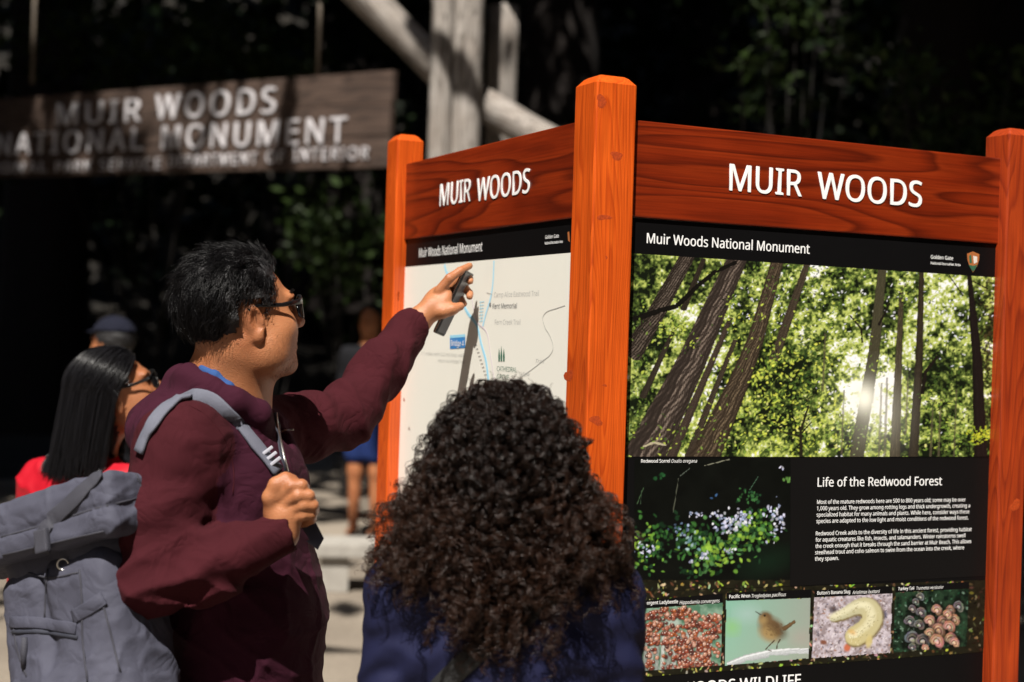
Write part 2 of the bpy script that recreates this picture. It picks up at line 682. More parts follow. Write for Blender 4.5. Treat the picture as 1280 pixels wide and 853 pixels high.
# unseen redwoods added around and behind the viewer to block sky light
for i, (x, y, h, r0) in enumerate(((-17.5, -8, 36, .7), (-18, -18, 34, .7), (-19, -6, 38, .7), (8.5, -8, 38, .7), (10.5, -1, 38, .7), (2.5, -28, 34, .8), (11, -24, 36, .7), (-15, -32, 30, .7), (5.5, -14, 38, .7), (13, -15, 38, .7), (18, -4, 36, .7), (14, 4, 36, .6), (6, -24, 34, .7), (-13.5, 1, 38, .6), (22, -14, 34, .7), (-23, -15, 36, .7))):
    redwood(x, y, 0, h, r0, 300 + i, 'unseen redwood added near the viewer to cut sky light', .08, 6.0, 5200, .95, limbs=30, group='unseen redwoods added to cut sky light')


def shrub(x, y, z, rx, ry, rz, n, leaf, seed, label, name='laurel_bush', clumps=14, base=.35):
    r = np.random.default_rng(seed)
    root = empty(name, (x, y, 0), label, 'bush')
    C = r.normal(size=(clumps, 3)) * np.array([rx, ry, rz]) * .5 + np.array([0, 0, z])
    V, F = leaf_cloud(C, n, np.array([rx, ry, rz]) * .16, leaf, seed, .5)
    o = mkobj('foliage', meshnp('foliage', V, F), laurel_mat)
    place(o, Matrix.Translation((x, y, 0)), root)
    SV, SF = [], []
    for k in range(clumps):
        p = [np.array([0, 0, 0]), C[k] * np.array([.35, .35, .5]), C[k]]
        V, F = tube_np(spline(p, 4), list(np.linspace(.016, .004, 9)), 5, cap=False)
        oo = sum(len(v) for v in SV)
        SV.append(V); SF += [tuple(i + oo for i in q) for q in F]
    s = mkobj('stem', meshnp('stem', np.concatenate(SV), np.array(SF)), limb_mat, smooth=True)
    place(s, Matrix.Translation((x, y, 0)), root)
    return root


def shrub_at(px, py, d, rx, rz, n, leaf, seed, label, **k):
    p = at(px, py, d)
    return shrub(p.x, p.y, p.z, rx, rx, rz, n, leaf, seed, label, **k)


shrub_at(1200, 150, 9.0, .62, .45, 800, .085, 41, 'leafy laurel bush rising behind the right end of the kiosk')
shrub_at(1000, 30, 11.0, .5, .5, 260, .10, 42, 'leafy laurel sapling high above the forest panel', clumps=9)
shrub_at(955, 118, 12.0, .6, .3, 200, .10, 43, 'low laurel spray just above the right beam', clumps=6)
shrub_at(440, 330, 15.0, 1.0, 1.2, 1300, .11, 44, 'laurel bush left of the map post under the hanging sign')
shrub_at(200, 40, 17.0, 1.6, 1.0, 1200, .13, 45, 'laurel growing behind the top of the hanging sign')
shrub_at(350, 90, 17.0, 1.2, 1.0, 900, .13, 46, 'laurel spray behind the right half of the hanging sign', clumps=8)

# ================================================================== GATE OF WEATHERED LOGS
log_mat = wood('weathered_log', (0.13, 0.115, 0.10), (0.30, 0.275, 0.25), (0.40, 0.37, 0.34), axis=2, ringscale=30, rough=.9, weathered=True)


def log_obj(name, a, b, r0, r1, parent, seed, n=16, flat=0.0):
    """log between two points: split, uneven section; local z along the log"""
    a, b = Vector(a), Vector(b)
    L = (b - a).length
    r = np.random.default_rng(seed)
    ph = r.uniform(0, 6.28, 5)
    V, F = [], []
    K = 14
    for i in range(K):
        t = i / (K - 1)
        for k in range(n):
            an = 2 * math.pi * k / n
            q = (r0 + (r1 - r0) * t) * (1 + .06 * math.sin(3 * an + ph[0]) + .05 * math.sin(5 * an + ph[1] + t * 2) + .03 * math.sin(11 * an + ph[2]) + .03 * math.sin(6 * t + ph[3]))
            V.append((q * math.cos(an), q * math.sin(an), L * t))
    for i in range(K - 1):
        for k in range(n):
            u, v = i * n + k, i * n + (k + 1) % n
            F.append((u, v, v + n, u + n))
    F.append(tuple(range(n - 1, -1, -1)))
    F.append(tuple((K - 1) * n + k for k in range(n)))
    me = bpy.data.meshes.new(name)
    me.from_pydata(V, [], F)
    me.update()
    o = mkobj(name, me, log_mat, smooth=True)
    z = (b - a).normalized()
    x = Vector((0, 1, 0)).cross(z)
    if x.length < .1:
        x = Vector((1, 0, 0))
    x.normalize()
    M = Matrix((x, z.cross(x), z)).transposed().to_4x4()
    M.translation = a
    place(o, M, parent)
    return o


GD = 11.2
g0 = at(577, 190, GD); g0.z = 0
gate = empty('log_gateway', g0, 'weathered grey log gateway with braces beside the hanging sign', 'gateway')
base = lambda px, py, d: at(px, py, d)
for px_, rr_, dd_, sd_ in ((557, .085, -.05, 1), (588, .118, 0.0, 7)):
    p0_, p1_ = at(px_ - 5, 190, GD + dd_), at(px_ + 2, -140, GD + dd_)
    log_obj('gate_post', Vector((p0_.x, p0_.y, -.05)), Vector((p1_.x, p1_.y, p1_.z)), rr_ * 1.05, rr_, gate, sd_)
g1 = at(630, 100, GD + .55); t1 = at(630, 8, GD + .55)
log_obj('gate_post', Vector((g1.x - .02, g1.y, -.05)), Vector((t1.x, t1.y, t1.z)), .12, .11, gate, 2)
log_obj('brace', at(556, 96, GD), at(390, -70, GD + .15), .125, .125, gate, 3)
log_obj('brace', at(588, 122, GD + .25), at(690, 182, GD - .05), .12, .12, gate, 4)
cr0 = at(700, -95, GD + .1)
crl = at(-160, -60, 14.6)
log_obj('crossbeam', cr0, crl, .17, .17, gate, 5)
gl = at(-130, 300, 14.4)
log_obj('gate_post', Vector((gl.x, gl.y, -.05)), Vector((gl.x, gl.y, crl.z + .1)), .185, .165, gate, 6)

# ------------------------------------------------------------------ hanging sign
sign_mat = wood('sign_plank', (0.034, 0.020, 0.014), (0.070, 0.043, 0.031), (0.090, 0.057, 0.042), axis=0, ringscale=24, rough=.8, weathered=True)
sgn_r, sgn_l = at(491, 149, 11.0), at(-60, 176, 14.2)
sx = (sgn_r - sgn_l)
slen = sx.length
sroot = empty('hanging_sign', (sgn_l + sgn_r) / 2, 'dark plank sign with carved pale lettering hanging from the log gateway', 'sign')
SM = frame((sgn_l + sgn_r) / 2, sx, UPV := Vector((0, 0, 1)))
SH = 122 / FPX * 11.0
nz = SM.to_3x3() @ Vector((0, -1, 0))
pl_h = SH / 3
for i in range(3):
    M = SM @ Matrix.Translation((0, (0.004, 0.0, 0.006)[i], (1 - i) * pl_h))
    box_obj('plank', M, (slen - (0, .012, .004)[i], .055, pl_h - .004), sign_mat, sroot, .006)
sign_paint = mat('worn_white_paint', (0.50, 0.48, 0.50), .8, .3, 12)


def sign_text(s, px0, px1, pyb0, cap, bold=.008, capratio=.73):
    a = hit(px0, pyb0, sgn_r, nz)
    q = hit(px1, pyb0, sgn_r, nz)
    xdir = sx.normalized()
    s0, s1 = (a - sgn_l).dot(xdir), (q - sgn_l).dot(xdir)
    dep = (CROT.transposed() @ (a - CP)).z * -1
    me = text_mesh(s, cap / FPX * dep, bold, 0.0, .006, 1.22)
    v = np.zeros(len(me.vertices) * 3, dtype=np.float32); me.vertices.foreach_get('co', v); v = v.reshape(-1, 3)
    v[:, 0] = (v[:, 0] - v[:, 0].min()) * ((s1 - s0) / (v[:, 0].max() - v[:, 0].min()))
    me.vertices.foreach_set('co', v.ravel()); me.update()
    o = mkobj('lettering', me, sign_paint)
    X = SM.to_3x3()
    m = Matrix((X @ Vector((1, 0, 0)), X @ Vector((0, 0, 1)), nz)).transposed().to_4x4()
    p = sgn_l + xdir * s0
    zc = (a - p).dot(X @ Vector((0, 0, 1)))
    m.translation = p + (X @ Vector((0, 0, 1))) * zc + nz * .035
    place(o, m, sroot)


sign_text('MUIR', 75, 180, 158, 27)
sign_text('WOODS', 198, 348, 150, 30)
sign_text('NATIONAL', 0, 182, 195, 26)
sign_text('MONUMENT', 206, 436, 187.5, 29)
for w_, a_, b_, y_, c_ in (('NATIONAL', -44, 62, 218, 12), ('PARK', 74, 118, 215.5, 12.5), ('SERVICE', 129, 205, 213.5, 13), ('DEPARTMENT', 215, 325, 209, 14), ('OF', 337, 359, 204.5, 15), ('INTERIOR', 371, 465, 202.5, 15.5)):
    sign_text(w_, a_, b_, y_, c_, 0)
# hanging irons
for px in (397, 40):
    a = hit(px, 105, sgn_r, nz)
    tube_obj('hanger', [a - nz * .0, a + Vector((0, 0, .85))], .018, mat('rusty_iron', (.09, .07, .05), .7, .4, 40), sroot, 6)

# ------------------------------------------------------------------ low stone bench by the path
stone_mat = mat('pale_stone', (0.30, 0.28, 0.25), .9, .25, 14, bump=.4, bscale=60)
bc = at(450, 738, 9.6); bc.z = -.012
bench = empty('stone_bench', bc, 'low pale stone bench standing on the path behind the kiosk', 'bench')
BM = frame(bc, (1, .12, 0), (0, 0, 1))
box_obj('seat', BM @ Matrix.Translation((.12, 0, .255)), (.95, .42, .085), stone_mat, bench, .012)
for dx in (-.16, .44):
    box_obj('leg', BM @ Matrix.Translation((dx, 0, .106)), (.17, .34, .212), stone_mat, bench, .008)
# ================================================================== KIOSK
PHI = math.radians(25.5)
UR = Vector((math.cos(PHI), math.sin(PHI), 0))
UL = Vector((-math.sin(PHI), math.cos(PHI), 0))
NR = Vector((math.sin(PHI), -math.cos(PHI), 0))
NL = Vector((-math.cos(PHI), -math.sin(PHI), 0))
UP = Vector((0, 0, 1))
EDGE = at(743, 200, 3.0); EDGE.z = 0
PW = 0.089
REC = 0.026                                    # beam face set back from the post face


def Rp(px, py, off=0.0):
    p = hit(px, py, EDGE - NR * REC, NR)
    return p + NR * off


def Lp(px, py, off=0.0):
    p = hit(px, py, EDGE - NL * REC, NL)
    return p + NL * off


post_mat = wood('orange_stained_fir', (0.52, 0.066, 0.006), (0.64, 0.092, 0.008), (0.70, 0.110, 0.010), axis=2, ringscale=95, rough=0.34)
post_mat_r = wood('shade_darkened_fir', (0.26, 0.026, 0.004), (0.36, 0.040, 0.005), (0.40, 0.048, 0.006), axis=2, ringscale=60, rough=0.45)  # right post: same fir, its shade put into a darker, redder colour
beam_mat = wood('red_stained_plank', (0.105, 0.010, 0.002), (0.21, 0.020, 0.003), (0.25, 0.027, 0.004), axis=0, ringscale=15, rough=0.32, warp=0.8)
knot_mat = mat('knot', (0.36, 0.046, 0.006), 0.5, 0.75, 220, stretch=(1, 1, 1))
black_mat = mat('black_panel', (0.0035, 0.0033, 0.0036), 0.42, 0.2, 6, spec=.18)
char_mat = mat('charcoal_panel', (0.0055, 0.005, 0.005), 0.42, 0.2, 6, spec=.18)
white_ink = mat('white_lettering', (0.82, 0.82, 0.82), 0.5, 0.04, 20)
map_mat = mat('map_paper', (0.78, 0.77, 0.70), 0.4, 0.03, 4)
grey_ink = mat('grey_ink', (0.20, 0.20, 0.20), 0.5, 0.1, 20)
pale_ink = mat('pale_grey_ink', (0.45, 0.45, 0.43), 0.5, 0.1, 20)
blue_ink = mat('river_blue_ink', (0.30, 0.62, 0.80), 0.5, 0.08, 20)
deep_ink = mat('deep_blue_ink', (0.03, 0.20, 0.52), 0.5, 0.08, 20)
green_ink = mat('green_ink', (0.02, 0.12, 0.07), 0.5, 0.1, 20)

ztop_c = at(757, 91, 3.0).z
kiosk = empty('information_kiosk', EDGE - NR * PW / 2 - NL * PW / 2,
              'orange-stained timber kiosk holding a map panel and a forest photograph panel', 'kiosk')


def post(near_edge, w, ztop, material, name='post', label=None):
    M = frame(near_edge - NR * w / 2 - NL * w / 2, UR, UP)
    bm = bmesh.new()
    z0 = -0.05
    b, c = 0.0035, 0.011                       # rounded arrises, chamfered top
    rings = []
    for z, ins in ((z0, 0), (ztop - 0.017, 0), (ztop - 0.004, c), (ztop, c + 0.006)):
        h = w / 2 - ins
        pts = []
        for sx, sy in ((1, 1), (-1, 1), (-1, -1), (1, -1)):
            q = [(h, h - b), (h - b * .3, h - b * .3), (h - b, h)]
            if sx * sy < 0:
                q = q[::-1]
            pts += [(sx * x, sy * y, z) for x, y in q]
        rings.append([bm.verts.new(p) for p in pts])
    n = len(rings[0])
    for a, d in zip(rings, rings[1:]):
        for k in range(n):
            bm.faces.new((a[k], a[(k + 1) % n], d[(k + 1) % n], d[k]))
    bm.faces.new(rings[-1])
    bm.faces.new(rings[0][::-1])
    o = mkobj(name, bm_mesh(name, bm), material)
    place(o, M, kiosk)
    if label:
        o['label'] = label
    return o


def knot(par, px, py, plane_n, rx, rz):
    """a knot: low dark oval boss with a ring"""
    p = hit(px, py, EDGE, plane_n)
    rx, rz = rx * 1.35, rz * 1.35
    bm = bmesh.new()
    n = 14
    prev = None
    wob = [1 + .28 * math.sin(2 * math.pi * i / n * 2 + px) + .16 * math.sin(2 * math.pi * i / n * 3 + py) for i in range(n)]
    for s, h in ((1.0, .00004), (.75, .00022), (.5, .00008), (.28, .0002)):
        ringv = [bm.verts.new((rx * s * wob[i] * math.cos(2 * math.pi * i / n), -h, rz * s * wob[i] * math.sin(2 * math.pi * i / n))) for i in range(n)]
        if prev:
            for i in range(n):
                bm.faces.new((prev[i], prev[(i + 1) % n], ringv[(i + 1) % n], ringv[i]))
        prev = ringv
    bm.faces.new(prev)
    o = mkobj('knot', bm_mesh('knot', bm), knot_mat, smooth=True)
    x = UR if plane_n is NR else -UL
    place(o, frame(p, x, UP), par)
    return o


cpost = post(EDGE, PW, ztop_c, post_mat, label='tall corner post between the two panels')
for px, py, nn, rx, rz in ((771, 195, NR, .012, .005), (755, 272, NR, .010, .0045), (756, 482, NR, .003, .002), (745, 526, NR, .011, .006),
                           (711, 470, NL, .012, .010), (758, 322, NR, .002, .002), (752, 127, NR, .009, .008)):
    knot(cpost, px, py, nn, rx, rz)

# right post: its front face lies in the plane of the corner post's front face
e_r = hit(1262, 165, EDGE, NR); ztop_r = e_r.z + 0.012; e_r.z = 0
e_r2 = hit(1276, 850, EDGE, NR); e_r3 = hit(1243, 850, EDGE, NR)
PWR = 0.075
rpost = post(e_r, PWR, ztop_r, post_mat_r, label='outer post at the right panel edge, shade painted into its colour')
for px, py, rx, rz in ((1269, 632, .011, .009),):
    knot(rpost, px, py, NR, rx, rz)
# left post
e_l = hit(497, 175, EDGE, NL); ztop_l = hit(508, 163, EDGE, NL).z; e_l.z = 0
PWL = 0.072
lpost = post(e_l, PWL, ztop_l, post_mat, label='outer post at the left end of the map panel')
for px, py, rx, rz in ((498, 370, .004, .012), (505, 500, .003, .004), (488, 605, .003, .004)):
    p = to_px(hit(px, py, EDGE, NL))
    knot(lpost, px, py, NL, rx, rz)


def sR(px, py):
    return (Rp(px, py) - EDGE).dot(UR)


def sL(px, py):
    return (Lp(px, py) - EDGE).dot(UL)


# beams (planks) housed between the posts
def plank(name, P0, U, Nn, s0, s1, z0, z1, thick, material, parent, bevel=0.003):
    """panel piece from s0..s1 along U, z0..z1, its front face in the plane"""
    c = P0 + U * ((s0 + s1) / 2) - Nn * (thick / 2)
    c.z = (z0 + z1) / 2
    x = U if Nn is NR else -U
    return box_obj(name, frame(c, x, UP), (abs(s1 - s0), thick, abs(z1 - z0)), material, parent, bevel)


P0R = EDGE - NR * REC
P0L = EDGE - NL * REC
sr0, sr1 = PW - 0.012, (e_r - EDGE).dot(UR) + 0.012
sl0, sl1 = PW - 0.012, (e_l - EDGE).dot(UL) + 0.014
zbt = (Rp(797, 150).z + Rp(1250, 198).z) / 2
zbb = (Rp(794, 272).z + Rp(1247, 304.5).z) / 2
zlt = (Lp(714, 153).z + Lp(511, 205).z) / 2
zlb = (Lp(711, 273).z + Lp(508, 300).z) / 2
beam_r = plank('beam', P0R, UR, NR, sr0, sr1, zbb, zbt, 0.036, beam_mat, kiosk)
beam_l = plank('beam', P0L, UL, NL, sl0, sl1, zlb, zlt, 0.036, beam_mat, kiosk)
beam_r['label'] = 'red-brown top plank above the forest panel'
beam_l['label'] = 'red-brown top plank above the map panel'

# panels: boards a little behind the beam face
PREC = 0.006
zpan0 = 0.62
panel_r = plank('panel', P0R - NR * PREC, UR, NR, sr0, sr1, zpan0, zbb - 0.001, 0.012, black_mat, kiosk, 0.0)
panel_l = plank('panel', P0L - NL * PREC, UL, NL, sl0, sl1, zpan0, zlb - 0.001, 0.012, black_mat, kiosk, 0.0)
panel_r['label'] = 'black panel with forest photographs and wildlife captions'
panel_l['label'] = 'panel with black header above a pale trail map'
# lower rails
plank('rail', P0R, UR, NR, sr0, sr1, zpan0 - 0.14, zpan0 - 0.002, 0.036, beam_mat, kiosk)
plank('rail', P0L, UL, NL, sl0, sl1, zpan0 - 0.14, zpan0 - 0.002, 0.036, beam_mat, kiosk)


def RP(px, py, off=0.0):        # surface of the right panel
    return hit(px, py, P0R - NR * PREC, NR) + NR * off


def LP(px, py, off=0.0):
    return hit(px, py, P0L - NL * PREC, NL) + NL * off


# ------------------------------------------------------------------ lettering
def lettering(name, s, P, U, Nn, px0, px1, pyb, cap_px, material, parent, bold=0.0, off=0.0009, shear=0.0, thick=0.0, font_fit=True, capratio=0.73):
    """text set on a panel: left end of the baseline at (px0,pyb), right end under px1"""
    a = P(px0, pyb)
    up = P(px0, pyb - cap_px)
    me = text_mesh(s, abs(up.z - a.z), bold, shear, thick)
    v = np.zeros(len(me.vertices) * 3, dtype=np.float32)
    me.vertices.foreach_get('co', v)
    v = v.reshape(-1, 3)
    x = U if Nn is NR else -U
    # horizontal extent along the panel
    q = P(px1, pyb)
    w = (q - a).dot(x)
    w0 = v[:, 0].max() - v[:, 0].min()
    v[:, 0] = (v[:, 0] - v[:, 0].min()) * (w / w0)
    me.vertices.foreach_set('co', v.ravel())
    me.update()
    o = mkobj(name, me, material)
    m = Matrix((x, UP, Nn)).transposed().to_4x4()
    m.translation = a + Nn * off
    place(o, m, parent)
    return o


def RT(s, px0, px1, pyb, cap, material=None, **k):
    return lettering('lettering', s, RP, UR, NR, px0, px1, pyb, cap, material or white_ink, panel_r, **k)


def LT(s, px0, px1, pyb, cap, material=None, **k):
    return lettering('lettering', s, LP, UL, NL, px0, px1, pyb, cap, material or grey_ink, panel_l, **k)


lettering('lettering', 'MUIR', Rp, UR, NR, 911, 1002, 238, 33, white_ink, beam_r, bold=0.009, thick=0.0006, off=0.0008)
lettering('lettering', 'WOODS', Rp, UR, NR, 1021, 1152, 248, 33, white_ink, beam_r, bold=0.009, thick=0.0006, off=0.0008)
lettering('lettering', 'MUIR', Lp, UL, NL, 550, 588.5, 258, 27, white_ink, beam_l, bold=0.009, thick=0.0006, off=0.0008)
lettering('lettering', 'WOODS', Lp, UL, NL, 596, 662, 252, 28, white_ink, beam_l, bold=0.009, thick=0.0006, off=0.0008)
RT('Muir Woods National Monument', 808, 1012, 304, 12.5, bold=0.010)
RT('Golden Gate', 1163, 1191, 323.5, 4.6, bold=0.006)
RT('National Recreation Area', 1163, 1200, 330.5, 3.2, bold=0.004)
LT('Muir Woods National Monument', 524, 603, 322, 11.0, white_ink, bold=0.010)
LT('Golden Gate', 682, 699, 299, 4.5, white_ink, bold=0.006)
LT('National Recreation Area', 681.5, 704, 306, 3.4, white_ink, bold=0.004)
RT('Redwood Sorrel', 801, 837, 578.5, 4.2, bold=0.010)
RT('Oxalis oregana', 839, 871, 578.5, 4.2, shear=0.2)
# text block
charcoal = None


def quad_sheet(name, P, pts, material, parent, off):
    V = [tuple(P(x, y, off)) for x, y in pts]
    me = bpy.data.meshes.new(name)
    me.from_pydata(V, [], [tuple(range(len(V)))])
    bm = bmesh.new(); bm.from_mesh(me)
    bmesh.ops.triangulate(bm, faces=bm.faces); bm.to_mesh(me); bm.free()
    me.update()
    return mkobj(name, me, material, parent)


quad_sheet('text_block', RP, [(988, 573), (1237, 573), (1232, 720), (988, 733)], char_mat, panel_r, 0.0004)
RT('Life of the Redwood Forest', 1021.5, 1177, 608.5, 11.2, bold=0.007)
para = ['Most of the mature redwoods here are 500 to 800 years old; some may be over',
        '1,000 years old. They grow among rotting logs and thick undergrowth, creating a',
        'specialized habitat for many animals and plants. While here, consider ways these',
        'species are adapted to the low light and moist conditions of the redwood forest.']
for i, (s, x1) in enumerate(zip(para, (1206.5, 1212, 1211, 1210))):
    RT(s, 1021 - i * .3, x1, 630.2 + i * 7.95, 5.0, bold=0.005)
para = ['Redwood Creek adds to the diversity of life in this ancient forest, providing habitat',
        'for aquatic creatures like fish, insects, and salamanders. Winter rainstorms swell',
        'the creek enough that it breaks through the sand barrier at Muir Beach. This allows',
        'steelhead trout and coho salmon to swim from the ocean into the creek, where',
        'they spawn.']
for i, (s, x1) in enumerate(zip(para, (1214, 1206, 1213.5, 1204.5, 1048))):
    RT(s, 1019.4 - i * .3, x1, 669.5 + i * 7.9, 5.0, bold=0.005)
RT('MUIR WOODS WILDLIFE', 799, 1000, 872.5, 15, bold=0.010)

# ------------------------------------------------------------------ printed pictures (ink colours on fine flat sheets)
PX0, PY0, PX1, PY1, SC = 780, 305, 1256, 862, 1.5
CWID, CHEI = int((PX1 - PX0) * SC), int((PY1 - PY0) * SC)
canvas = np.zeros((CHEI, CWID, 3), dtype=np.float32)


def vnoise(h, w, cell, seed, octs=3):
    r = np.random.default_rng(seed)
    out = np.zeros((h, w), dtype=np.float32)
    amp, tot = 1.0, 0
    for o in range(octs):
        c = max(1.5, cell / 2 ** o)
        gh, gw = int(h / c) + 3, int(w / c) + 3
        g = r.random((gh, gw)).astype(np.float32)
        yy, xx = np.arange(h) / c, np.arange(w) / c
        yi, xi = yy.astype(int), xx.astype(int)
        fy, fx = (yy - yi)[:, None], (xx - xi)[None, :]
        fy, fx = fy * fy * (3 - 2 * fy), fx * fx * (3 - 2 * fx)
        a = g[yi][:, xi]; b = g[yi][:, xi + 1]; c2 = g[yi + 1][:, xi]; d = g[yi + 1][:, xi + 1]
        out += amp * ((a * (1 - fx) + b * fx) * (1 - fy) + (c2 * (1 - fx) + d * fx) * fy)
        tot += amp
        amp *= 0.55
    return out / tot


def win(x0, y0, x1, y1):
    i0, j0 = max(0, int((y0 - PY0) * SC)), max(0, int((x0 - PX0) * SC))
    i1, j1 = min(CHEI, int((y1 - PY0) * SC) + 1), min(CWID, int((x1 - PX0) * SC) + 1)
    if i1 <= i0 or j1 <= j0:
        return None
    yy, xx = np.mgrid[i0:i1, j0:j1]
    return i0, i1, j0, j1, PX0 + xx / SC, PY0 + yy / SC


def splat(x, y, rx, ry, ang, col, a=1.0, soft=0.35):
    R = max(rx, ry) * 1.3 + 1
    w = win(x - R, y - R, x + R, y + R)
    if w is None:
        return
    i0, i1, j0, j1, X, Y = w
    c, s = math.cos(ang), math.sin(ang)
    u, v = ((X - x) * c + (Y - y) * s) / rx, (-(X - x) * s + (Y - y) * c) / ry
    r = np.sqrt(u * u + v * v)
    m = np.clip((1 + soft - r) / (2 * soft), 0, 1)[..., None] * a
    canvas[i0:i1, j0:j1] = canvas[i0:i1, j0:j1] * (1 - m) + np.array(col, dtype=np.float32) * m


def strokes(pts, widths, col, streak=0.0, light=None, seed=0, a=1.0, bark=0.0):
    """tapered band through points with lengthwise streaks"""
    r = np.random.default_rng(seed)
    prof = r.random(64)
    for k in range(len(pts) - 1):
        (xa, ya), (xb, yb) = pts[k], pts[k + 1]
        wa, wb = widths[k], widths[k + 1]
        m = max(wa, wb)
        w = win(min(xa, xb) - m, min(ya, yb) - m * .2, max(xa, xb) + m, max(ya, yb) + m * .2)
        if w is None:
            continue
        i0, i1, j0, j1, X, Y = w
        dx, dy = xb - xa, yb - ya
        L2 = dx * dx + dy * dy
        t = ((X - xa) * dx + (Y - ya) * dy) / L2
        d = ((X - xa) * dy - (Y - ya) * dx) / math.sqrt(L2)
        wd = (wa + (wb - wa) * np.clip(t, 0, 1)) / 2
        rel = d / wd
        m = np.clip((wd - np.abs(d)) * SC + .5, 0, 1) * (t > -.02) * (t < 1.02) * a
        shade = np.ones_like(rel)
        if streak:
            tl = t * math.sqrt(L2)
            idx = np.clip((rel * .5 + .5 + .035 * np.sin(tl * .13 + seed)) * 22, 0, 62)
            ii = idx.astype(int)
            fr = idx - ii
            s1 = prof[ii] * (1 - fr) + prof[np.minimum(ii + 1, 63)] * fr
            s1 = s1 * (.75 + .5 * np.sin(tl * .35 + ii * 2.1))
            shade = 1 - streak * .5 + streak * s1
            shade *= 1 - .35 * np.clip(rel, -1, 1) ** 2
        c = np.array(col, dtype=np.float32)[None, None] * shade[..., None]
        if light is not None:
            c = c + np.array(light, dtype=np.float32)[None, None] * (np.clip(shade - .85, 0, 1)[..., None])
        m = m[..., None]
        canvas[i0:i1, j0:j1] = canvas[i0:i1, j0:j1] * (1 - m) + c * m


def z2(x, y):
    return 780 + x / 2.56, 270 + y / 2.56


def paint_forest():
    w = win(784, 312, 1250, 575)
    i0, i1, j0, j1, X, Y = w
    h, wd = X.shape
    n1 = vnoise(h, wd, 60, 1)
    n2 = vnoise(h, wd, 16, 2)
    n3 = vnoise(h, wd, 5, 3, 2)
    glow = np.exp(-(((X - 1088) / 42) ** 2 + ((Y - 500) / 58) ** 2)) * .9 + np.exp(-(((X - 880) / 22) ** 2 + ((Y - 430) / 55) ** 2)) * .55 \
        + .4 * np.exp(-(((X - 1175) / 45) ** 2 + ((Y - 400) / 60) ** 2)) + .35 * np.exp(-(((X - 970) / 70) ** 2 + ((Y - 350) / 40) ** 2)) \
        + .4 * np.exp(-(((X - 850) / 16) ** 2 + ((Y - 345) / 25) ** 2))
    lum = .70 * n1 + .85 * n2 + .6 * n3 - .90 + .50 * glow
    dark, mid, lite, whit = (np.array(srgb(*c)) for c in ((18, 24, 12), (86, 104, 46), (186, 198, 104), (248, 248, 250)))
    c = np.zeros((h, wd, 3), dtype=np.float32)
    t = np.clip(lum / .25, 0, 1)[..., None]; c[:] = dark * (1 - t) + mid * t
    t = np.clip((lum - .22) / .2, 0, 1)[..., None]; c = c * (1 - t) + lite * t
    t = np.clip((lum - .46) / .18, 0, 1)[..., None]; c = c * (1 - t) + whit * t
    canvas[i0:i1, j0:j1] = c
    r = np.random.default_rng(11)

    def leaves(n, cx, cy, sx, sy, cols, s0, s1, a=.85):
        for _ in range(n):
            x, y = r.normal(cx, sx), r.normal(cy, sy)
            cc = cols[r.integers(len(cols))]
            k = .75 + .5 * r.random()
            splat(x, y, r.uniform(s0, s1) * 1.4, r.uniform(s0, s1) * .7, r.uniform(0, 3.14), [v * k for v in srgb(*cc)], a)
    D, M_, Lg, Yg, W = (18, 28, 12), (62, 86, 36), (120, 148, 60), (190, 205, 84), (240, 240, 250)
    # bright yellow-green mass in the middle, dark trees beside it
    leaves(800, 975, 480, 55, 60, (Lg, Yg, M_, Yg, (215, 220, 90)), .8, 2.2)
    leaves(260, 985, 535, 70, 22, (Yg, Yg, Lg, (225, 225, 140)), .8, 2.0)
    leaves(300, 1010, 470, 13, 38, (D, M_, (36, 56, 28)), .8, 2.0)
    leaves(330, 1010, 345, 40, 22, (D, M_, (36, 56, 28), Lg), .7, 1.8)
    leaves(260, 1175, 470, 22, 28, (D, (30, 40, 22), M_), .8, 2.0)
    leaves(350, 1236, 430, 6, 80, (D, (30, 34, 18), (60, 54, 30)), .9, 2.2)
    leaves(300, 800, 500, 14, 60, (D, M_, Lg, (130, 150, 90)), .8, 1.8)
    leaves(160, 840, 405, 18, 12, (Yg, Lg, (200, 210, 120)), .7, 1.8)
    leaves(200, 1110, 545, 60, 14, (Lg, M_, Yg), .8, 1.8)
    leaves(220, 1195, 540, 22, 18, (M_, Lg, D), .8, 1.8)
    leaves(180, 1135, 360, 30, 25, (M_, Lg, D, W), .6, 1.5)
    leaves(260, 1085, 470, 30, 50, (W, W, (250, 250, 225)), .7, 1.8, .7)
    leaves(160, 885, 450, 16, 50, (W, (235, 235, 252)), .7, 1.7, .8)
    leaves(160, 1190, 395, 25, 30, (W, (225, 228, 245)), .6, 1.5, .8)
    leaves(120, 985, 375, 40, 20, (W, (225, 228, 245)), .6, 1.4, .8)
    bk = srgb(66, 56, 50); bl = srgb(120, 108, 98); dk = srgb(30, 24, 20)

    def T(pts, ws, col, seed, streak=.9, light=None, a=1.0):
        strokes([z2(*p) for p in pts], [v / 2.56 for v in ws], col, streak, light, seed, a)
    # thin far trunks
    for i, (x, y0, y1, wd_) in enumerate(((820, 540, 770, 8), (838, 520, 770, 9), (985, 590, 770, 8), (1010, 590, 770, 8), (800, 480, 600, 5), (905, 520, 700, 8), (1060, 560, 770, 6), (700, 560, 760, 6), (640, 380, 560, 8))):
        T([(x + 4, y0), (x - 4, y1)], [wd_ * .7, wd_], srgb(86, 78, 60), i + 40, .3, a=.75)
    T([(340, 330), (250, 540), (150, 775)], [16, 22, 32], srgb(70, 58, 50), 1)
    T([(355, 400), (290, 560), (205, 775)], [14, 18, 26], srgb(66, 56, 46), 2)
    T([(155, 375), (60, 580)], [14, 22], srgb(56, 48, 40), 3)
    T([(255, 140), (190, 300)], [16, 20], srgb(52, 44, 36), 33)
    T([(205, 125), (110, 300), (20, 450)], [46, 56, 66], srgb(50, 42, 36), 4, light=bl)
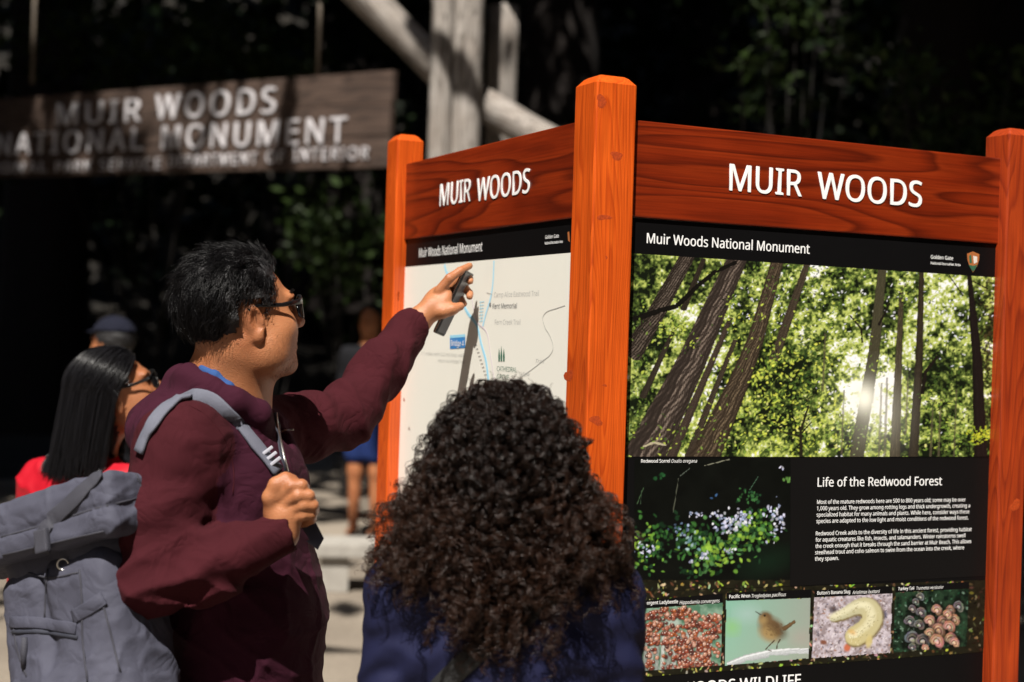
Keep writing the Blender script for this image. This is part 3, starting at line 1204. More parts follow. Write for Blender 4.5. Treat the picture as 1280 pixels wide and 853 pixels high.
    T([(362, 138), (215, 470), (60, 780)], [62, 92, 128], bk, 5, 1.0, light=bl)
    T([(490, 150), (420, 400), (365, 540), (250, 790)], [40, 52, 66, 96], srgb(72, 60, 48), 6, 1.0, light=srgb(90, 80, 60))
    T([(592, 140), (525, 330), (480, 460)], [20, 28, 32], srgb(70, 60, 48), 7)
    T([(826, 176), (800, 440), (742, 785)], [28, 36, 46], srgb(74, 70, 52), 8, .6)
    T([(888, 240), (866, 785)], [14, 34], srgb(72, 64, 48), 9, .7)
    T([(952, 185), (945, 450), (925, 785)], [16, 24, 32], srgb(52, 44, 34), 10, .6)
    T([(1105, 185), (1130, 460), (1142, 785)], [14, 32, 44], srgb(30, 24, 22), 12, .5)
    T([(30, 332), (110, 305), (170, 288), (235, 225), (290, 180), (360, 148)], [18, 17, 16, 14, 13, 11], srgb(20, 17, 14), 13, .2)
    T([(1003, 450), (965, 500), (955, 570)], [8, 11, 11], dk, 14, .2)
    T([(722, 318), (758, 360), (762, 405)], [5, 7, 6], dk, 15, .1)
    T([(1040, 190), (1085, 255)], [4, 4], dk, 16, .1)
    T([(1165, 235), (1100, 200)], [5, 4], dk, 17, .1)
    T([(590, 610), (565, 690), (567, 780)], [6, 9, 11], srgb(38, 34, 24), 18, .2)
    T([(500, 690), (560, 705), (600, 660)], [5, 6, 4], srgb(38, 34, 24), 19, .1)
    T([(850, 280), (815, 350)], [5, 8], dk, 20, .1)
    T([(60, 740), (95, 725), (135, 735)], [6, 7, 7], srgb(190, 180, 150), 21, .1)
    # fronds in front of the trunks
    leaves(90, 868, 545, 40, 14, (Lg, Yg, M_), .7, 1.7)
    leaves(110, 945, 420, 30, 45, (Lg, M_, Yg), .7, 1.7)
    leaves(60, 800, 400, 10, 45, (M_, Lg, D), .7, 1.6)
    leaves(70, 1075, 540, 25, 18, (Lg, (170, 190, 120), M_), .7, 1.6, .7)
    leaves(60, 1225, 545, 8, 5, ((200, 205, 60), (150, 170, 50)), .7, 1.8)
    leaves(80, 960, 345, 22, 16, (M_, D, Lg), .7, 1.5)
    leaves(120, 1040, 400, 25, 40, (M_, Lg, Yg), .7, 1.6)
    for cx_, cy_ in ((916, 375), (912, 400), (968, 440), (972, 452), (830, 418), (842, 420), (1128, 366), (1124, 374), (866, 432), (1100, 462), (1158, 500), (1174, 502)):
        leaves(26, cx_, cy_, 6, 7, (M_, Lg, D, Yg), .7, 1.7)
    # low sun shining through
    i0, i1, j0, j1, X, Y = win(1030, 440, 1150, 571)
    g = np.exp(-(((X - 1080) / 14) ** 2 + ((Y - 497) / 18) ** 2)) * .85 + .25 * np.exp(-(((X - 1095) / 35) ** 2 + ((Y - 515) / 40) ** 2))
    g = np.clip(g, 0, 1)[..., None]
    canvas[i0:i1, j0:j1] = canvas[i0:i1, j0:j1] * (1 - g) + np.array(srgb(252, 250, 235), dtype=np.float32) * g


def z3(x, y):
    return 780 + x / 4.267, 560 + y / 4.267


def paint_sorrel():
    w = win(790, 572, 990, 738)
    i0, i1, j0, j1, X, Y = w
    n = vnoise(*X.shape, 30, 21)[..., None]
    canvas[i0:i1, j0:j1] = np.array(srgb(10, 12, 9)) * (.5 + n)
    x, y = z3(760, 610)
    splat(x, y, 30, 14, -.3, srgb(16, 34, 22), .8, .8)
    r = np.random.default_rng(5)
    G = ((60, 110, 50), (110, 160, 60), (40, 80, 40), (150, 190, 70), (28, 56, 34), (90, 140, 80))
    Wf = ((222, 222, 250), (205, 210, 245), (240, 242, 255), (165, 180, 215))

    def cl(cx, cy, sx, sy, n, cols, s0, s1):
        for _ in range(n):
            x, y = z3(r.normal(cx, sx), r.normal(cy, sy))
            k = .4 + .8 * r.random()
            c = srgb(*cols[r.integers(len(cols))])
            splat(x, y, r.uniform(s0, s1), r.uniform(s0, s1) * .75, r.uniform(0, 3), [v * k for v in c], .9)
    cl(280, 480, 110, 55, 110, G[2:5:2] + (G[0],), 1.5, 3.6)
    cl(480, 520, 100, 60, 170, G, 1.4, 3.6)
    cl(680, 440, 70, 45, 150, G, 1.4, 3.4)
    cl(130, 530, 45, 70, 90, G, 1.4, 3.2)
    cl(430, 610, 45, 40, 50, G, 1.6, 3.4)
    cl(660, 260, 35, 28, 26, ((60, 110, 60), (40, 80, 50)), 1.2, 2.4)
    cl(720, 360, 30, 20, 24, G, 1.4, 2.8)
    cl(195, 150, 20, 10, 6, ((40, 90, 50),), 1.5, 3)
    cl(870, 165, 14, 10, 6, ((110, 160, 80),), 1.5, 3)
    cl(340, 670, 30, 15, 10, ((30, 60, 36),), 1.5, 3)
    cl(560, 400, 45, 28, 55, Wf, 1.2, 2.6)
    cl(630, 365, 30, 18, 22, Wf, 1.2, 2.4)
    cl(810, 380, 22, 50, 48, Wf, 1.0, 2.2)
    cl(110, 535, 40, 14, 22, Wf, 1.0, 2.2)
    cl(350, 500, 30, 30, 16, ((180, 210, 215), (120, 160, 170)), 1.2, 2.6)
    cl(430, 575, 14, 18, 12, Wf, 1.2, 2.4)
    cl(560, 550, 16, 10, 8, Wf, 1.0, 2.0)
    cl(360, 605, 10, 5, 4, Wf, 1.2, 2.0)
    cl(290, 430, 50, 18, 14, Wf[3:] + ((90, 110, 140),), 1.0, 2.2)
    cl(400, 355, 25, 10, 10, Wf, 1.0, 1.8)
    cl(850, 105, 10, 6, 3, Wf, 1.0, 2.0)
    cl(480, 350, 14, 10, 7, Wf, 1.0, 2.0)
    cl(480, 260, 8, 8, 2, ((70, 110, 160),), 1.4, 2.2)
    for a, b, c in (((290, 165), (262, 345), (90, 94, 80)), ((430, 95), (560, 62), (150, 150, 130)), ((350, 110), (300, 150), (90, 100, 90)), ((105, 210), (70, 300), (70, 96, 66)), ((95, 230), (88, 300), (60, 80, 60)), ((715, 155), (670, 225), (70, 100, 80))):
        strokes([z3(*a), z3(*b)], [.7, .9], srgb(*c), a=.9)


def paint_strip():
    w = win(788, 726, 1236, 850)
    i0, i1, j0, j1, X, Y = w
    canvas[i0:i1, j0:j1] = np.array(srgb(30, 28, 18)) * (.4 + vnoise(*X.shape, 10, 31)[..., None])
    r = np.random.default_rng(9)
    C = ((150, 130, 90), (190, 180, 110), (96, 84, 50), (60, 70, 36), (180, 190, 70), (44, 40, 26), (40, 60, 36), (130, 110, 84), (24, 20, 14), (220, 210, 160), (100, 60, 40))
    for _ in range(1500):
        x, y = r.uniform(790, 1234), r.uniform(726, 848)
        f = 1.0 if x < 1205 else .35
        c = srgb(*C[r.integers(len(C))])
        splat(x, y, r.uniform(1.0, 3.2), r.uniform(.6, 1.6), r.uniform(0, 3.1), [v * f * (.5 + .7 * r.random()) for v in c], .9)


def inquad(X, Y, q):
    m = np.ones_like(X, dtype=bool)
    for k in range(4):
        (xa, ya), (xb, yb) = q[k], q[(k + 1) % 4]
        m &= ((xb - xa) * (Y - ya) - (yb - ya) * (X - xa)) >= 0
    return m


def paint_in(q, fn):
    """paint a small picture clipped to a quad"""
    global canvas
    keep = canvas.copy()
    fn()
    yy, xx = np.mgrid[0:CHEI, 0:CWID]
    m = inquad(PX0 + xx / SC, PY0 + yy / SC, q)[..., None]
    canvas = np.where(m, canvas, keep)


def z5(x, y):
    return 780 + x / 5.333, 715 + y / 5.333


def z6(x, y):
    return 1000 + x / 4.571, 710 + y / 4.571


def fill(x0, y0, x1, y1, c0, c1, cell, seed):
    i0, i1, j0, j1, X, Y = win(x0, y0, x1, y1)
    n = vnoise(*X.shape, cell, seed)[..., None]
    n = np.clip((n - .3) / .4, 0, 1)
    canvas[i0:i1, j0:j1] = np.array(srgb(*c0)) * (1 - n) + np.array(srgb(*c1)) * n


def paint_beetles():
    fill(788, 748, 905, 845, (80, 120, 96), (140, 170, 150), 14, 51)
    for k in range(14):
        x = 791 + k * 7.2
        strokes([(x, 845), (x + 3, 792)], [6.5, 5], srgb(*((190, 196, 190) if k % 2 else (150, 158, 152))), .5, seed=k)
    splat(*z5(320, 340), 10, 7, 0, srgb(170, 185, 175))
    r = np.random.default_rng(3)
    pts = []
    for _ in range(900):
        x, y = r.uniform(60, 640), r.uniform(235, 650)
        edge = 250 + 40 * math.sin(x / 70.)
        if y < edge or x > 640 - max(0, y - 560) * .3:
            continue
        if 180 < x < 340 and 480 < y and r.random() < .8:
            continue
        if x < 150 and y > 520 and r.random() < .85:
            continue
        if 270 < x < 390 and 310 < y < 360 and r.random() < .9:
            continue
        if 580 < x and y > 440 and r.random() < .75:
            continue
        pts.append((y, x))
    for y, x in pts:
        X, Y = z5(x, y)
        rr = r.uniform(1.9, 2.7)
        splat(X + .3, Y + .6, rr * 1.15, rr * 1.05, 0, srgb(52, 30, 26), .9)
        c = ((150, 70, 50), (176, 104, 82), (120, 56, 44), (196, 140, 116), (170, 92, 52), (90, 46, 40), (206, 160, 140))[r.integers(7)]
        splat(X, Y, rr, rr * .85, r.uniform(0, 3), srgb(*c), 1)
        splat(X - .5, Y - .7, .7, .55, 0, srgb(246, 226, 214), .85)


def paint_wren():
    i0, i1, j0, j1, X, Y = win(903, 735, 1015, 835)
    u = ((X - 903) / 110)[..., None]
    v = ((Y - 745) / 85)[..., None]
    c = np.array(srgb(132, 186, 166)) * (1 - u) + np.array(srgb(150, 160, 150)) * u
    c = c * (1 - .25 * v) + np.array(srgb(176, 176, 158)) * .25 * v
    canvas[i0:i1, j0:j1] = c
    splat(*z5(720, 370), 9, 9, 0, srgb(140, 196, 110), .6, .9)
    splat(*z5(820, 280), 14, 9, 0, srgb(172, 196, 196), .5, .9)
    splat(*z5(1180, 440), 12, 9, 0, srgb(170, 156, 150), .5, .9)
    strokes([z5(690, 620), z5(800, 580), z5(960, 545), z5(1100, 532), z5(1240, 535)], [7, 9, 10, 9, 8], srgb(196, 200, 204), .35, seed=4)
    strokes([z5(690, 612), z5(800, 568), z5(960, 530), z5(1100, 516), z5(1240, 516)], [2, 3, 3, 2.5, 2], srgb(232, 236, 240), .1, seed=4)
    br, dk, lt = srgb(112, 88, 60), srgb(70, 54, 38), srgb(164, 138, 92)
    strokes([z5(1060, 385), z5(1140, 330)], [6, 3.6], br, .6, seed=5)
    splat(*z5(985, 375), 16.5, 12.5, .62, br)
    splat(*z5(965, 415), 12, 8.5, .5, lt, .9, .5)
    splat(*z5(1030, 390), 11, 7, .7, dk, .55, .6)
    splat(*z5(945, 305), 8.2, 7.4, .3, br)
    splat(*z5(925, 325), 5, 5, .3, lt, .8, .6)
    splat(*z5(938, 292), 1.5, 1.3, 0, srgb(20, 16, 12))
    strokes([z5(912, 287), z5(878, 264)], [1.7, .7], srgb(60, 54, 44))
    strokes([z5(1005, 455), z5(965, 495), z5(940, 522)], [1.6, 1.2, 1.4], dk)
    strokes([z5(1040, 450), z5(1020, 490), z5(1018, 512)], [1.6, 1.2, 1.4], dk)
    strokes([z5(960, 520), z5(985, 530)], [1.2, .8], dk)
    for k in range(60):
        a = np.random.default_rng(k).random(3)
        splat(*z5(950 + 110 * a[0], 345 + 80 * a[1]), 1.6, .5, .7, [q * (.6 + .7 * a[2]) for q in br], .6)


def paint_slug():
    fill(1012, 735, 1118, 825, (150, 136, 140), (206, 196, 206), 6, 61)
    r = np.random.default_rng(6)
    for _ in range(500):
        c = ((196, 186, 200), (120, 104, 100), (222, 214, 220), (160, 120, 100), (90, 84, 96), (176, 170, 186))[r.integers(6)]
        splat(r.uniform(1014, 1116), r.uniform(740, 822), r.uniform(.6, 2), r.uniform(.5, 1.3), r.uniform(0, 3), srgb(*c), .8)
    splat(*z6(270, 455), 4, 5, .3, srgb(196, 110, 80))
    splat(*z6(135, 425), 4, 3, .1, srgb(130, 84, 66))
    splat(*z6(190, 240), 5, 4, 0, srgb(60, 50, 56), .8)
    splat(*z6(480, 270), 4, 5, 0, srgb(56, 58, 90), .8)
    splat(*z6(330, 300), 10, 5, -.3, srgb(70, 60, 50), .7, .6)
    path = spline([(*z6(185, 290), 0), (*z6(250, 262), 0), (*z6(330, 222), 0), (*z6(388, 225), 0), (*z6(415, 280), 0), (*z6(385, 340), 0), (*z6(325, 385), 0), (*z6(300, 395), 0)], 10)
    n = len(path)
    for k, p in enumerate(path):
        t = k / n
        rr = 5 + 10 * min(1, t * 2.2) - (3 if t > .9 else 0)
        rr *= .78
        splat(p[0] + 1, p[1] + 1.5, rr, rr, 0, srgb(120, 104, 60), .6, .3)
    for k, p in enumerate(path):
        t = k / n
        rr = (4.5 + 9.5 * min(1, t * 2.2) - (3 if t > .9 else 0)) * .74
        c = np.array(srgb(190, 188, 158)) * (1 - t) + np.array(srgb(200, 188, 138)) * t
        splat(p[0], p[1], rr, rr, 0, c, .9, .3)
    for k, p in enumerate(path):
        t = k / n
        splat(p[0] - 1, p[1] - 2, 4.5, 3, 0, srgb(236, 232, 200), .22, .8)
    splat(*z6(395, 420), 4, 8, .2, srgb(206, 190, 130), .9)
    splat(*z6(300, 370), 5, 3, .4, srgb(216, 160, 70), .6, .6)
    for _ in range(160):
        p = path[r.integers(len(path))]
        splat(p[0] + r.normal() * 3.5, p[1] + r.normal() * 3.5, r.uniform(.5, 1.3), r.uniform(.4, .8), r.uniform(0, 3), srgb(*((150, 136, 86), (232, 226, 190), (120, 106, 70))[r.integers(3)]), .45)


def paint_fungus():
    fill(1116, 728, 1212, 818, (12, 22, 16), (40, 62, 44), 10, 71)
    r = np.random.default_rng(8)
    for _ in range(260):
        c = ((30, 70, 46), (60, 100, 76), (20, 40, 28), (120, 150, 130), (16, 18, 14))[r.integers(5)]
        splat(r.uniform(1118, 1210), r.uniform(735, 815), r.uniform(.7, 2.4), r.uniform(.5, 1.4), r.uniform(0, 3), srgb(*c), .7)
    fans = [(685, 160, 26), (640, 230, 24), (690, 250, 34), (625, 300, 36), (680, 320, 34), (780, 235, 36), (860, 235, 30), (905, 215, 34), (880, 290, 36), (740, 300, 40), (820, 300, 44),
            (640, 400, 52), (700, 410, 46), (790, 350, 46), (850, 330, 40), (860, 400, 42), (740, 370, 36), (780, 410, 46), (715, 455, 26), (640, 450, 26), (880, 420, 34), (660, 190, 22), (840, 260, 30)]
    for k, (x, y, s) in enumerate(fans):
        X, Y = z6(x, y)
        q = s / 4.571
        pale = 700 < x < 890 and y > 220
        cs = ((196, 150, 130), (150, 104, 84), (206, 170, 150), (130, 90, 74), (226, 196, 170)) if pale else ((150, 146, 146), (60, 54, 54), (110, 104, 104), (40, 36, 36), (180, 176, 170))
        splat(X + .5, Y + .8, q * 1.05, q * 1.15, 0, srgb(14, 12, 10), .9)
        lobes = r.uniform(0, 6.28)
        for j, f in enumerate((1.0, .88, .72, .55, .35)):
            for m in range(7):                          # scalloped fan: overlapping lobes spread over the upper side
                a_ = math.pi * (1.15 + 1.0 * m / 6.0) + .15 * math.sin(lobes + m)
                splat(X + q * .45 * f * math.cos(a_) * .9, Y + q * .35 + q * .6 * f * math.sin(a_), q * f * .46, q * f * .40, a_, srgb(*[v * r.uniform(.85, 1.1) for v in cs[j]]), .9, .25)


paint_forest()
paint_sorrel()
paint_strip()
QB = [(793, 762), (904, 748), (901, 830), (789, 842)]
QW = [(908, 752), (1013, 747), (1012, 823), (906, 831)]
QS = [(1017, 745), (1115, 741), (1113, 816), (1015, 823)]
QF = [(1118, 739), (1211, 734), (1208, 808), (1116, 816)]
QB = [(792, 762), (903, 754), (901, 832), (789, 840)]
QW = [(908, 751), (1013, 748), (1011, 823), (906, 832)]
QS = [(1018, 747), (1115, 742), (1113, 816), (1015, 823)]
QF = [(1119, 741), (1211, 736), (1208, 808), (1116, 816)]
for q, fn in ((QB, paint_beetles), (QW, paint_wren), (QS, paint_slug), (QF, paint_fungus)):
    paint_in(q, fn)


def print_sheet(name, q, dens, off, parent):
    """fine flat sheet carrying the printed picture"""
    (x0, y0), (x1, y1), (x2, y2), (x3, y3) = q
    nu = int(max(abs(x1 - x0), abs(x2 - x3)) * dens)
    nv = int(max(abs(y3 - y0), abs(y2 - y1)) * dens)
    u, v = np.meshgrid(np.linspace(0, 1, nu + 1), np.linspace(0, 1, nv + 1))
    X = (x0 * (1 - u) + x1 * u) * (1 - v) + (x3 * (1 - u) + x2 * u) * v
    Y = (y0 * (1 - u) + y1 * u) * (1 - v) + (y3 * (1 - u) + y2 * u) * v
    ii = np.clip(((Y - PY0) * SC).round().astype(int), 0, CHEI - 1)
    jj = np.clip(((X - PX0) * SC).round().astype(int), 0, CWID - 1)
    c = canvas[ii, jj].reshape(-1, 3)
    # rays to the panel plane
    R = np.array(CROT)
    d = np.stack([(X - 640) / FPX, -(Y - 426.5) / FPX, -np.ones_like(X)], -1).reshape(-1, 3) @ R.T
    n = np.array(NR)
    p0 = np.array(P0R - NR * PREC + NR * off)
    t = (p0 - np.array(CP)) @ n / (d @ n)
    V = np.array(CP) + d * t[:, None]
    i = np.arange((nv + 1) * (nu + 1)).reshape(nv + 1, nu + 1)
    F = np.stack([i[1:, :-1], i[1:, 1:], i[:-1, 1:], i[:-1, :-1]], -1).reshape(-1, 4)
    me = meshnp(name, V, F)
    a = me.color_attributes.new('ink', 'FLOAT_COLOR', 'POINT')
    a.data.foreach_set('color', np.concatenate([np.clip(c, 0, 1) * 0.86, np.ones((len(c), 1))], 1).astype(np.float32).ravel())
    return mkobj(name, me, print_mat, parent)


print_mat = vcmat('printed_photograph', 0.42, .2)
print_sheet('forest_photograph', [(786, 316.5), (1244, 347), (1237, 571), (782, 571.5)], 1.15, 0.0005, panel_r)['label'] = 'printed photograph of leaning redwood trunks and sunlit foliage'
print_sheet('sorrel_photograph', [(793, 573.5), (988, 573.5), (987.5, 733), (793, 740)], 1.15, 0.0007, panel_r)['label'] = 'printed dark photograph of white flowers and clover leaves'
print_sheet('leaf_litter_strip', [(784, 740.5), (1233, 725), (1230, 815), (783, 848)], 1.25, 0.0005, panel_r)['label'] = 'printed strip of leaf litter with four wildlife pictures'
for pts, txt, tx, bold_end, cap in (
        ([(792, 752), (903, 742), (903, 753), (792, 761)], (('Convergent Ladybeetle', 797, 847), ('Hippodamia convergens', 849, 899)), 756.5, 0, 4.4),
        ([(908, 741), (1014, 737), (1014, 747), (908, 751)], (('Pacific Wren', 911, 937), ('Troglodytes pacificus', 939, 982)), 748, 0, 4.2),
        ([(1018, 738), (1115, 732.5), (1115, 741.5), (1018, 746.5)], (("Button's Banana Slug", 1021, 1062), ('Ariolimax buttoni', 1065, 1099)), 743.5, 0, 4.2),
        ([(1119, 733), (1211, 727.5), (1211, 735.5), (1119, 740.5)], (('Turkey Tail', 1122, 1142), ('Trametes versicolor', 1145, 1179)), 738, 0, 3.8)):
    quad_sheet('caption_bar', RP, pts, black_mat, panel_r, 0.0009)
    for i, (s, a, b) in enumerate(txt):
        RT(s, a, b, txt[0] and tx - (0 if i == 0 else (b - a) * .02), cap, bold=0.008 if i == 0 else 0.0, shear=0.0 if i == 0 else 0.2, off=0.0013)

# arrowhead emblem in the header of each panel
em_brown = mat('emblem_brown', (0.36, 0.12, 0.035), 0.5, 0.3, 200)
em_green = mat('emblem_green', (0.03, 0.11, 0.06), 0.5, 0.3, 200)
em_white = mat('emblem_white', (0.65, 0.60, 0.55), 0.5, 0.2, 200)


def poly_sheet(name, P, pts, material, parent, off):
    return quad_sheet(name, P, pts, material, parent, off)


poly_sheet('emblem', RP, [(1208.5, 317.5), (1212, 316), (1216, 314.5), (1220, 316.5), (1224, 318), (1223.6, 325), (1221, 333), (1216, 341), (1211.5, 333), (1209, 325)], em_brown, panel_r, 0.0008)
poly_sheet('emblem_field', RP, [(1210.5, 331), (1216, 332.5), (1221.2, 331), (1219.5, 335), (1216, 340), (1212.5, 335)], em_green, panel_r, 0.0011)
poly_sheet('emblem_mark', RP, [(1216, 320), (1221, 321), (1221, 328), (1217, 330)], em_white, panel_r, 0.0011)
poly_sheet('emblem_tree', RP, [(1211, 320), (1213.5, 318.5), (1214.5, 329), (1211.5, 329)], em_green, panel_r, 0.0011)
poly_sheet('emblem', LP, [(709.8, 290.5), (712, 289.5), (713, 303), (710.5, 301)], em_brown, panel_l, 0.0008)

# ------------------------------------------------------------------ the map
zm = (LP(514, 332).z + LP(709, 318.5).z) / 2
sm0 = sL(716, 330)
sheet = plank('map_sheet', P0L - NL * (PREC - 0.0006), UL, NL, sl0 + 0.001, sl1 - 0.001, zpan0 + 0.05, zm, 0.002, map_mat, panel_l, 0.0)


def mline(name, pts, w, material, off=0.0010, n=6):
    """printed line on the map, width in photo pixels"""
    P = [Vector(p) for p in spline([LP(x, y, off) for x, y in pts], n)]
    hw = w / 2 / FPX * 3.5
    V, F = [], []
    for i in range(len(P)):
        t = (P[min(i + 1, len(P) - 1)] - P[max(i - 1, 0)]).normalized()
        s = t.cross(NL)
        V += [P[i] + s * hw, P[i] - s * hw]
        if i:
            k = 2 * i
            F.append((k - 2, k - 1, k + 1, k))
    me = bpy.data.meshes.new(name)
    me.from_pydata(V, [], F)
    me.update()
    return mkobj(name, me, material, panel_l)


cyan_ink = mat('pale_blue_ink', (0.42, 0.72, 0.88), 0.5, 0.08, 20)
mline('creek_line', [(556, 331), (559, 341), (566, 350), (575, 362), (583, 388), (596, 406), (602, 430), (608, 452), (611, 476)], 5.5, cyan_ink)
mline('creek_line', [(618, 326), (617, 350), (614, 372), (608, 392), (604, 408)], 3.6, cyan_ink, 0.0012)
mline('creek_core', [(575, 362), (583, 388), (596, 406), (602, 430), (608, 452), (611, 476)], 2.2, blue_ink, 0.0014)
mline('trail_line', [(590, 372), (597, 402), (609, 416), (614, 446), (619, 478)], 1.6, mat('lilac_ink', (0.66, 0.58, 0.66), .5, .1, 20), 0.0014)
mline('boardwalk_line', [(601, 377), (603, 402)], .9, blue_ink, 0.0014)
for k in range(7):
    mline('boardwalk_tick', [(600 - k * .1, 378 + k * 4), (606 - k * .3, 377.2 + k * 4)], .7, blue_ink, 0.0014, 1)
for k in range(9):
    mline('tread_tick', [(594 + k * 1.5, 432 + k * 4.6), (597 + k * 1.5, 431.4 + k * 4.6)], .8, grey_ink, 0.0014, 1)
mline('trail_dash', [(609, 366), (616, 368)], .7, pale_ink, 0.0014)
mline('contour_line', [(707, 382), (695, 386), (684, 390), (679, 398), (682, 410), (688, 420), (692, 434), (688, 444), (678, 452), (668, 460), (652, 472), (646, 480)], .8, pale_ink, 0.0012)
mline('contour_line', [(572, 333), (574, 350), (579, 362)], .6, pale_ink, 0.0012)
LT('Camp Alice Eastwood Trail', 618, 674, 372, 6.2, pale_ink)
LT('Kent Memorial', 616, 646.5, 386, 6.2, grey_ink, bold=0.007)
LT('Fern Creek Trail', 619, 651, 406, 6.2, pale_ink)
LT('CATHEDRAL', 621.5, 646.5, 464, 6.0, green_ink)
LT('GROVE', 621.5, 636.5, 474, 6.0, green_ink)
LT('Mill', 679, 684, 490, 3.4, pale_ink)
LT('View', 652, 663, 470, 5.0, pale_ink, shear=0.3)
LT('Trail', 670, 681, 454, 5.0, pale_ink, shear=0.3)
quad_sheet('kent_marker', LP, [(612, 379.5), (614, 378.5), (614.6, 382), (613.4, 384), (612, 382.5)], grey_ink, panel_l, 0.0012)
quad_sheet('bridge_sign', LP, [(563, 421), (582, 419.5), (582, 435), (563, 436.5)], deep_ink, panel_l, 0.0012)
quad_sheet('bridge_sign_band', LP, [(563, 419.5), (582, 418), (582, 421.5), (563, 423)], blue_ink, panel_l, 0.0014)
LT('Bridge 4', 564.5, 580.5, 432.5, 7.0, white_ink, bold=0.010, off=0.0018)
LT('1.1 miles (with 0.2 mi) loop walk', 527, 581, 444, 4.2, pale_ink)
LT('return via Hillside Trail', 548, 581, 453, 4.2, pale_ink)
for x in (624.5, 627.3, 630.4):
    h = 9 if x == 627.3 else 6
    quad_sheet('grove_tree', LP, [(x - .9, 452), (x - 1.1, 445), (x, 441 - h), (x + 1.1, 445), (x + .9, 452)], green_ink, panel_l, 0.0012)
# ================================================================== IMPLICIT MODELLING (one continuous skin per body or garment)
def _rot(ax):
    return np.array(ax, dtype=np.float32)


CULL = [None]


class SDF:
    def __init__(self):
        self.p = []

    def cone(self, a, b, ra, rb, k=.02, op=0):
        self.p.append(('c', np.array(tuple(a), np.float32), np.array(tuple(b), np.float32), ra, rb, k, op)); return self

    def chain(self, pts, rads, k=.02, op=0):
        for i in range(len(pts) - 1):
            self.cone(pts[i], pts[i + 1], rads[i], rads[i + 1], k, op)
        return self

    def ell(self, c, r, R=None, k=.02, op=0):
        """ellipsoid; R columns = axes"""
        R = np.eye(3, dtype=np.float32) if R is None else np.array(R, np.float32)
        self.p.append(('e', np.array(tuple(c), np.float32), np.array(r, np.float32), R, 0, k, op)); return self

    def box(self, c, h, R=None, rad=.02, k=.02, op=0):
        R = np.eye(3, dtype=np.float32) if R is None else np.array(R, np.float32)
        self.p.append(('b', np.array(tuple(c), np.float32), np.array(h, np.float32), R, rad, k, op)); return self

    def ev(self, P):
        d = None
        bx = CULL[0]
        for q in self.p:
            if bx is not None:
                if q[0] == 'c':
                    m = max(q[3], q[4]); l0, h0 = np.minimum(q[1], q[2]) - m, np.maximum(q[1], q[2]) + m
                else:
                    m = float(np.linalg.norm(q[2])) if q[0] == 'b' else float(q[2].max())
                    l0, h0 = q[1] - m, q[1] + m
                if (l0 - bx[1] > .09).any() or (bx[0] - h0 > .09).any():
                    continue
            if q[0] == 'c':
                _, a, b, ra, rb, k, op = q
                ab = b - a
                t = np.clip((P - a) @ ab / (ab @ ab + 1e-12), 0, 1)
                e = np.sqrt((((P - a) - t[:, None] * ab) ** 2).sum(1)) - (ra + (rb - ra) * t)
            elif q[0] == 'e':
                _, c, r, R, _, k, op = q
                l = (P - c) @ R
                k0 = np.sqrt(((l / r) ** 2).sum(1)); k1 = np.sqrt(((l / r ** 2) ** 2).sum(1)) + 1e-6
                e = k0 * (k0 - 1) / k1
            else:
                _, c, h, R, rad, k, op = q
                l = np.abs((P - c) @ R) - (h - rad)
                e = np.sqrt((np.maximum(l, 0) ** 2).sum(1)) + np.minimum(l.max(1), 0) - rad
            if d is None:
                d = e if op == 0 else np.full(len(P), 1.0, np.float32)
            elif op == 0:
                hh = np.maximum(k - np.abs(d - e), 0) / k
                d = np.minimum(d, e) - hh * hh * k * .25
            else:
                e = -e
                hh = np.maximum(k - np.abs(d - e), 0) / k
                d = np.maximum(d, e) + hh * hh * k * .25
        return np.full(len(P), 1.0, np.float32) if d is None else d

    def bounds(self):
        lo, hi = np.full(3, 1e9), np.full(3, -1e9)
        for q in self.p:
            if q[6] == 1:
                continue
            if q[0] == 'c':
                for pt, r in ((q[1], q[3]), (q[2], q[4])):
                    lo = np.minimum(lo, pt - r); hi = np.maximum(hi, pt + r)
            else:
                r = float(np.linalg.norm(q[2])) if q[0] == 'b' else float(q[2].max())
                lo = np.minimum(lo, q[1] - r); hi = np.maximum(hi, q[1] + r)
        return lo - .03, hi + .03


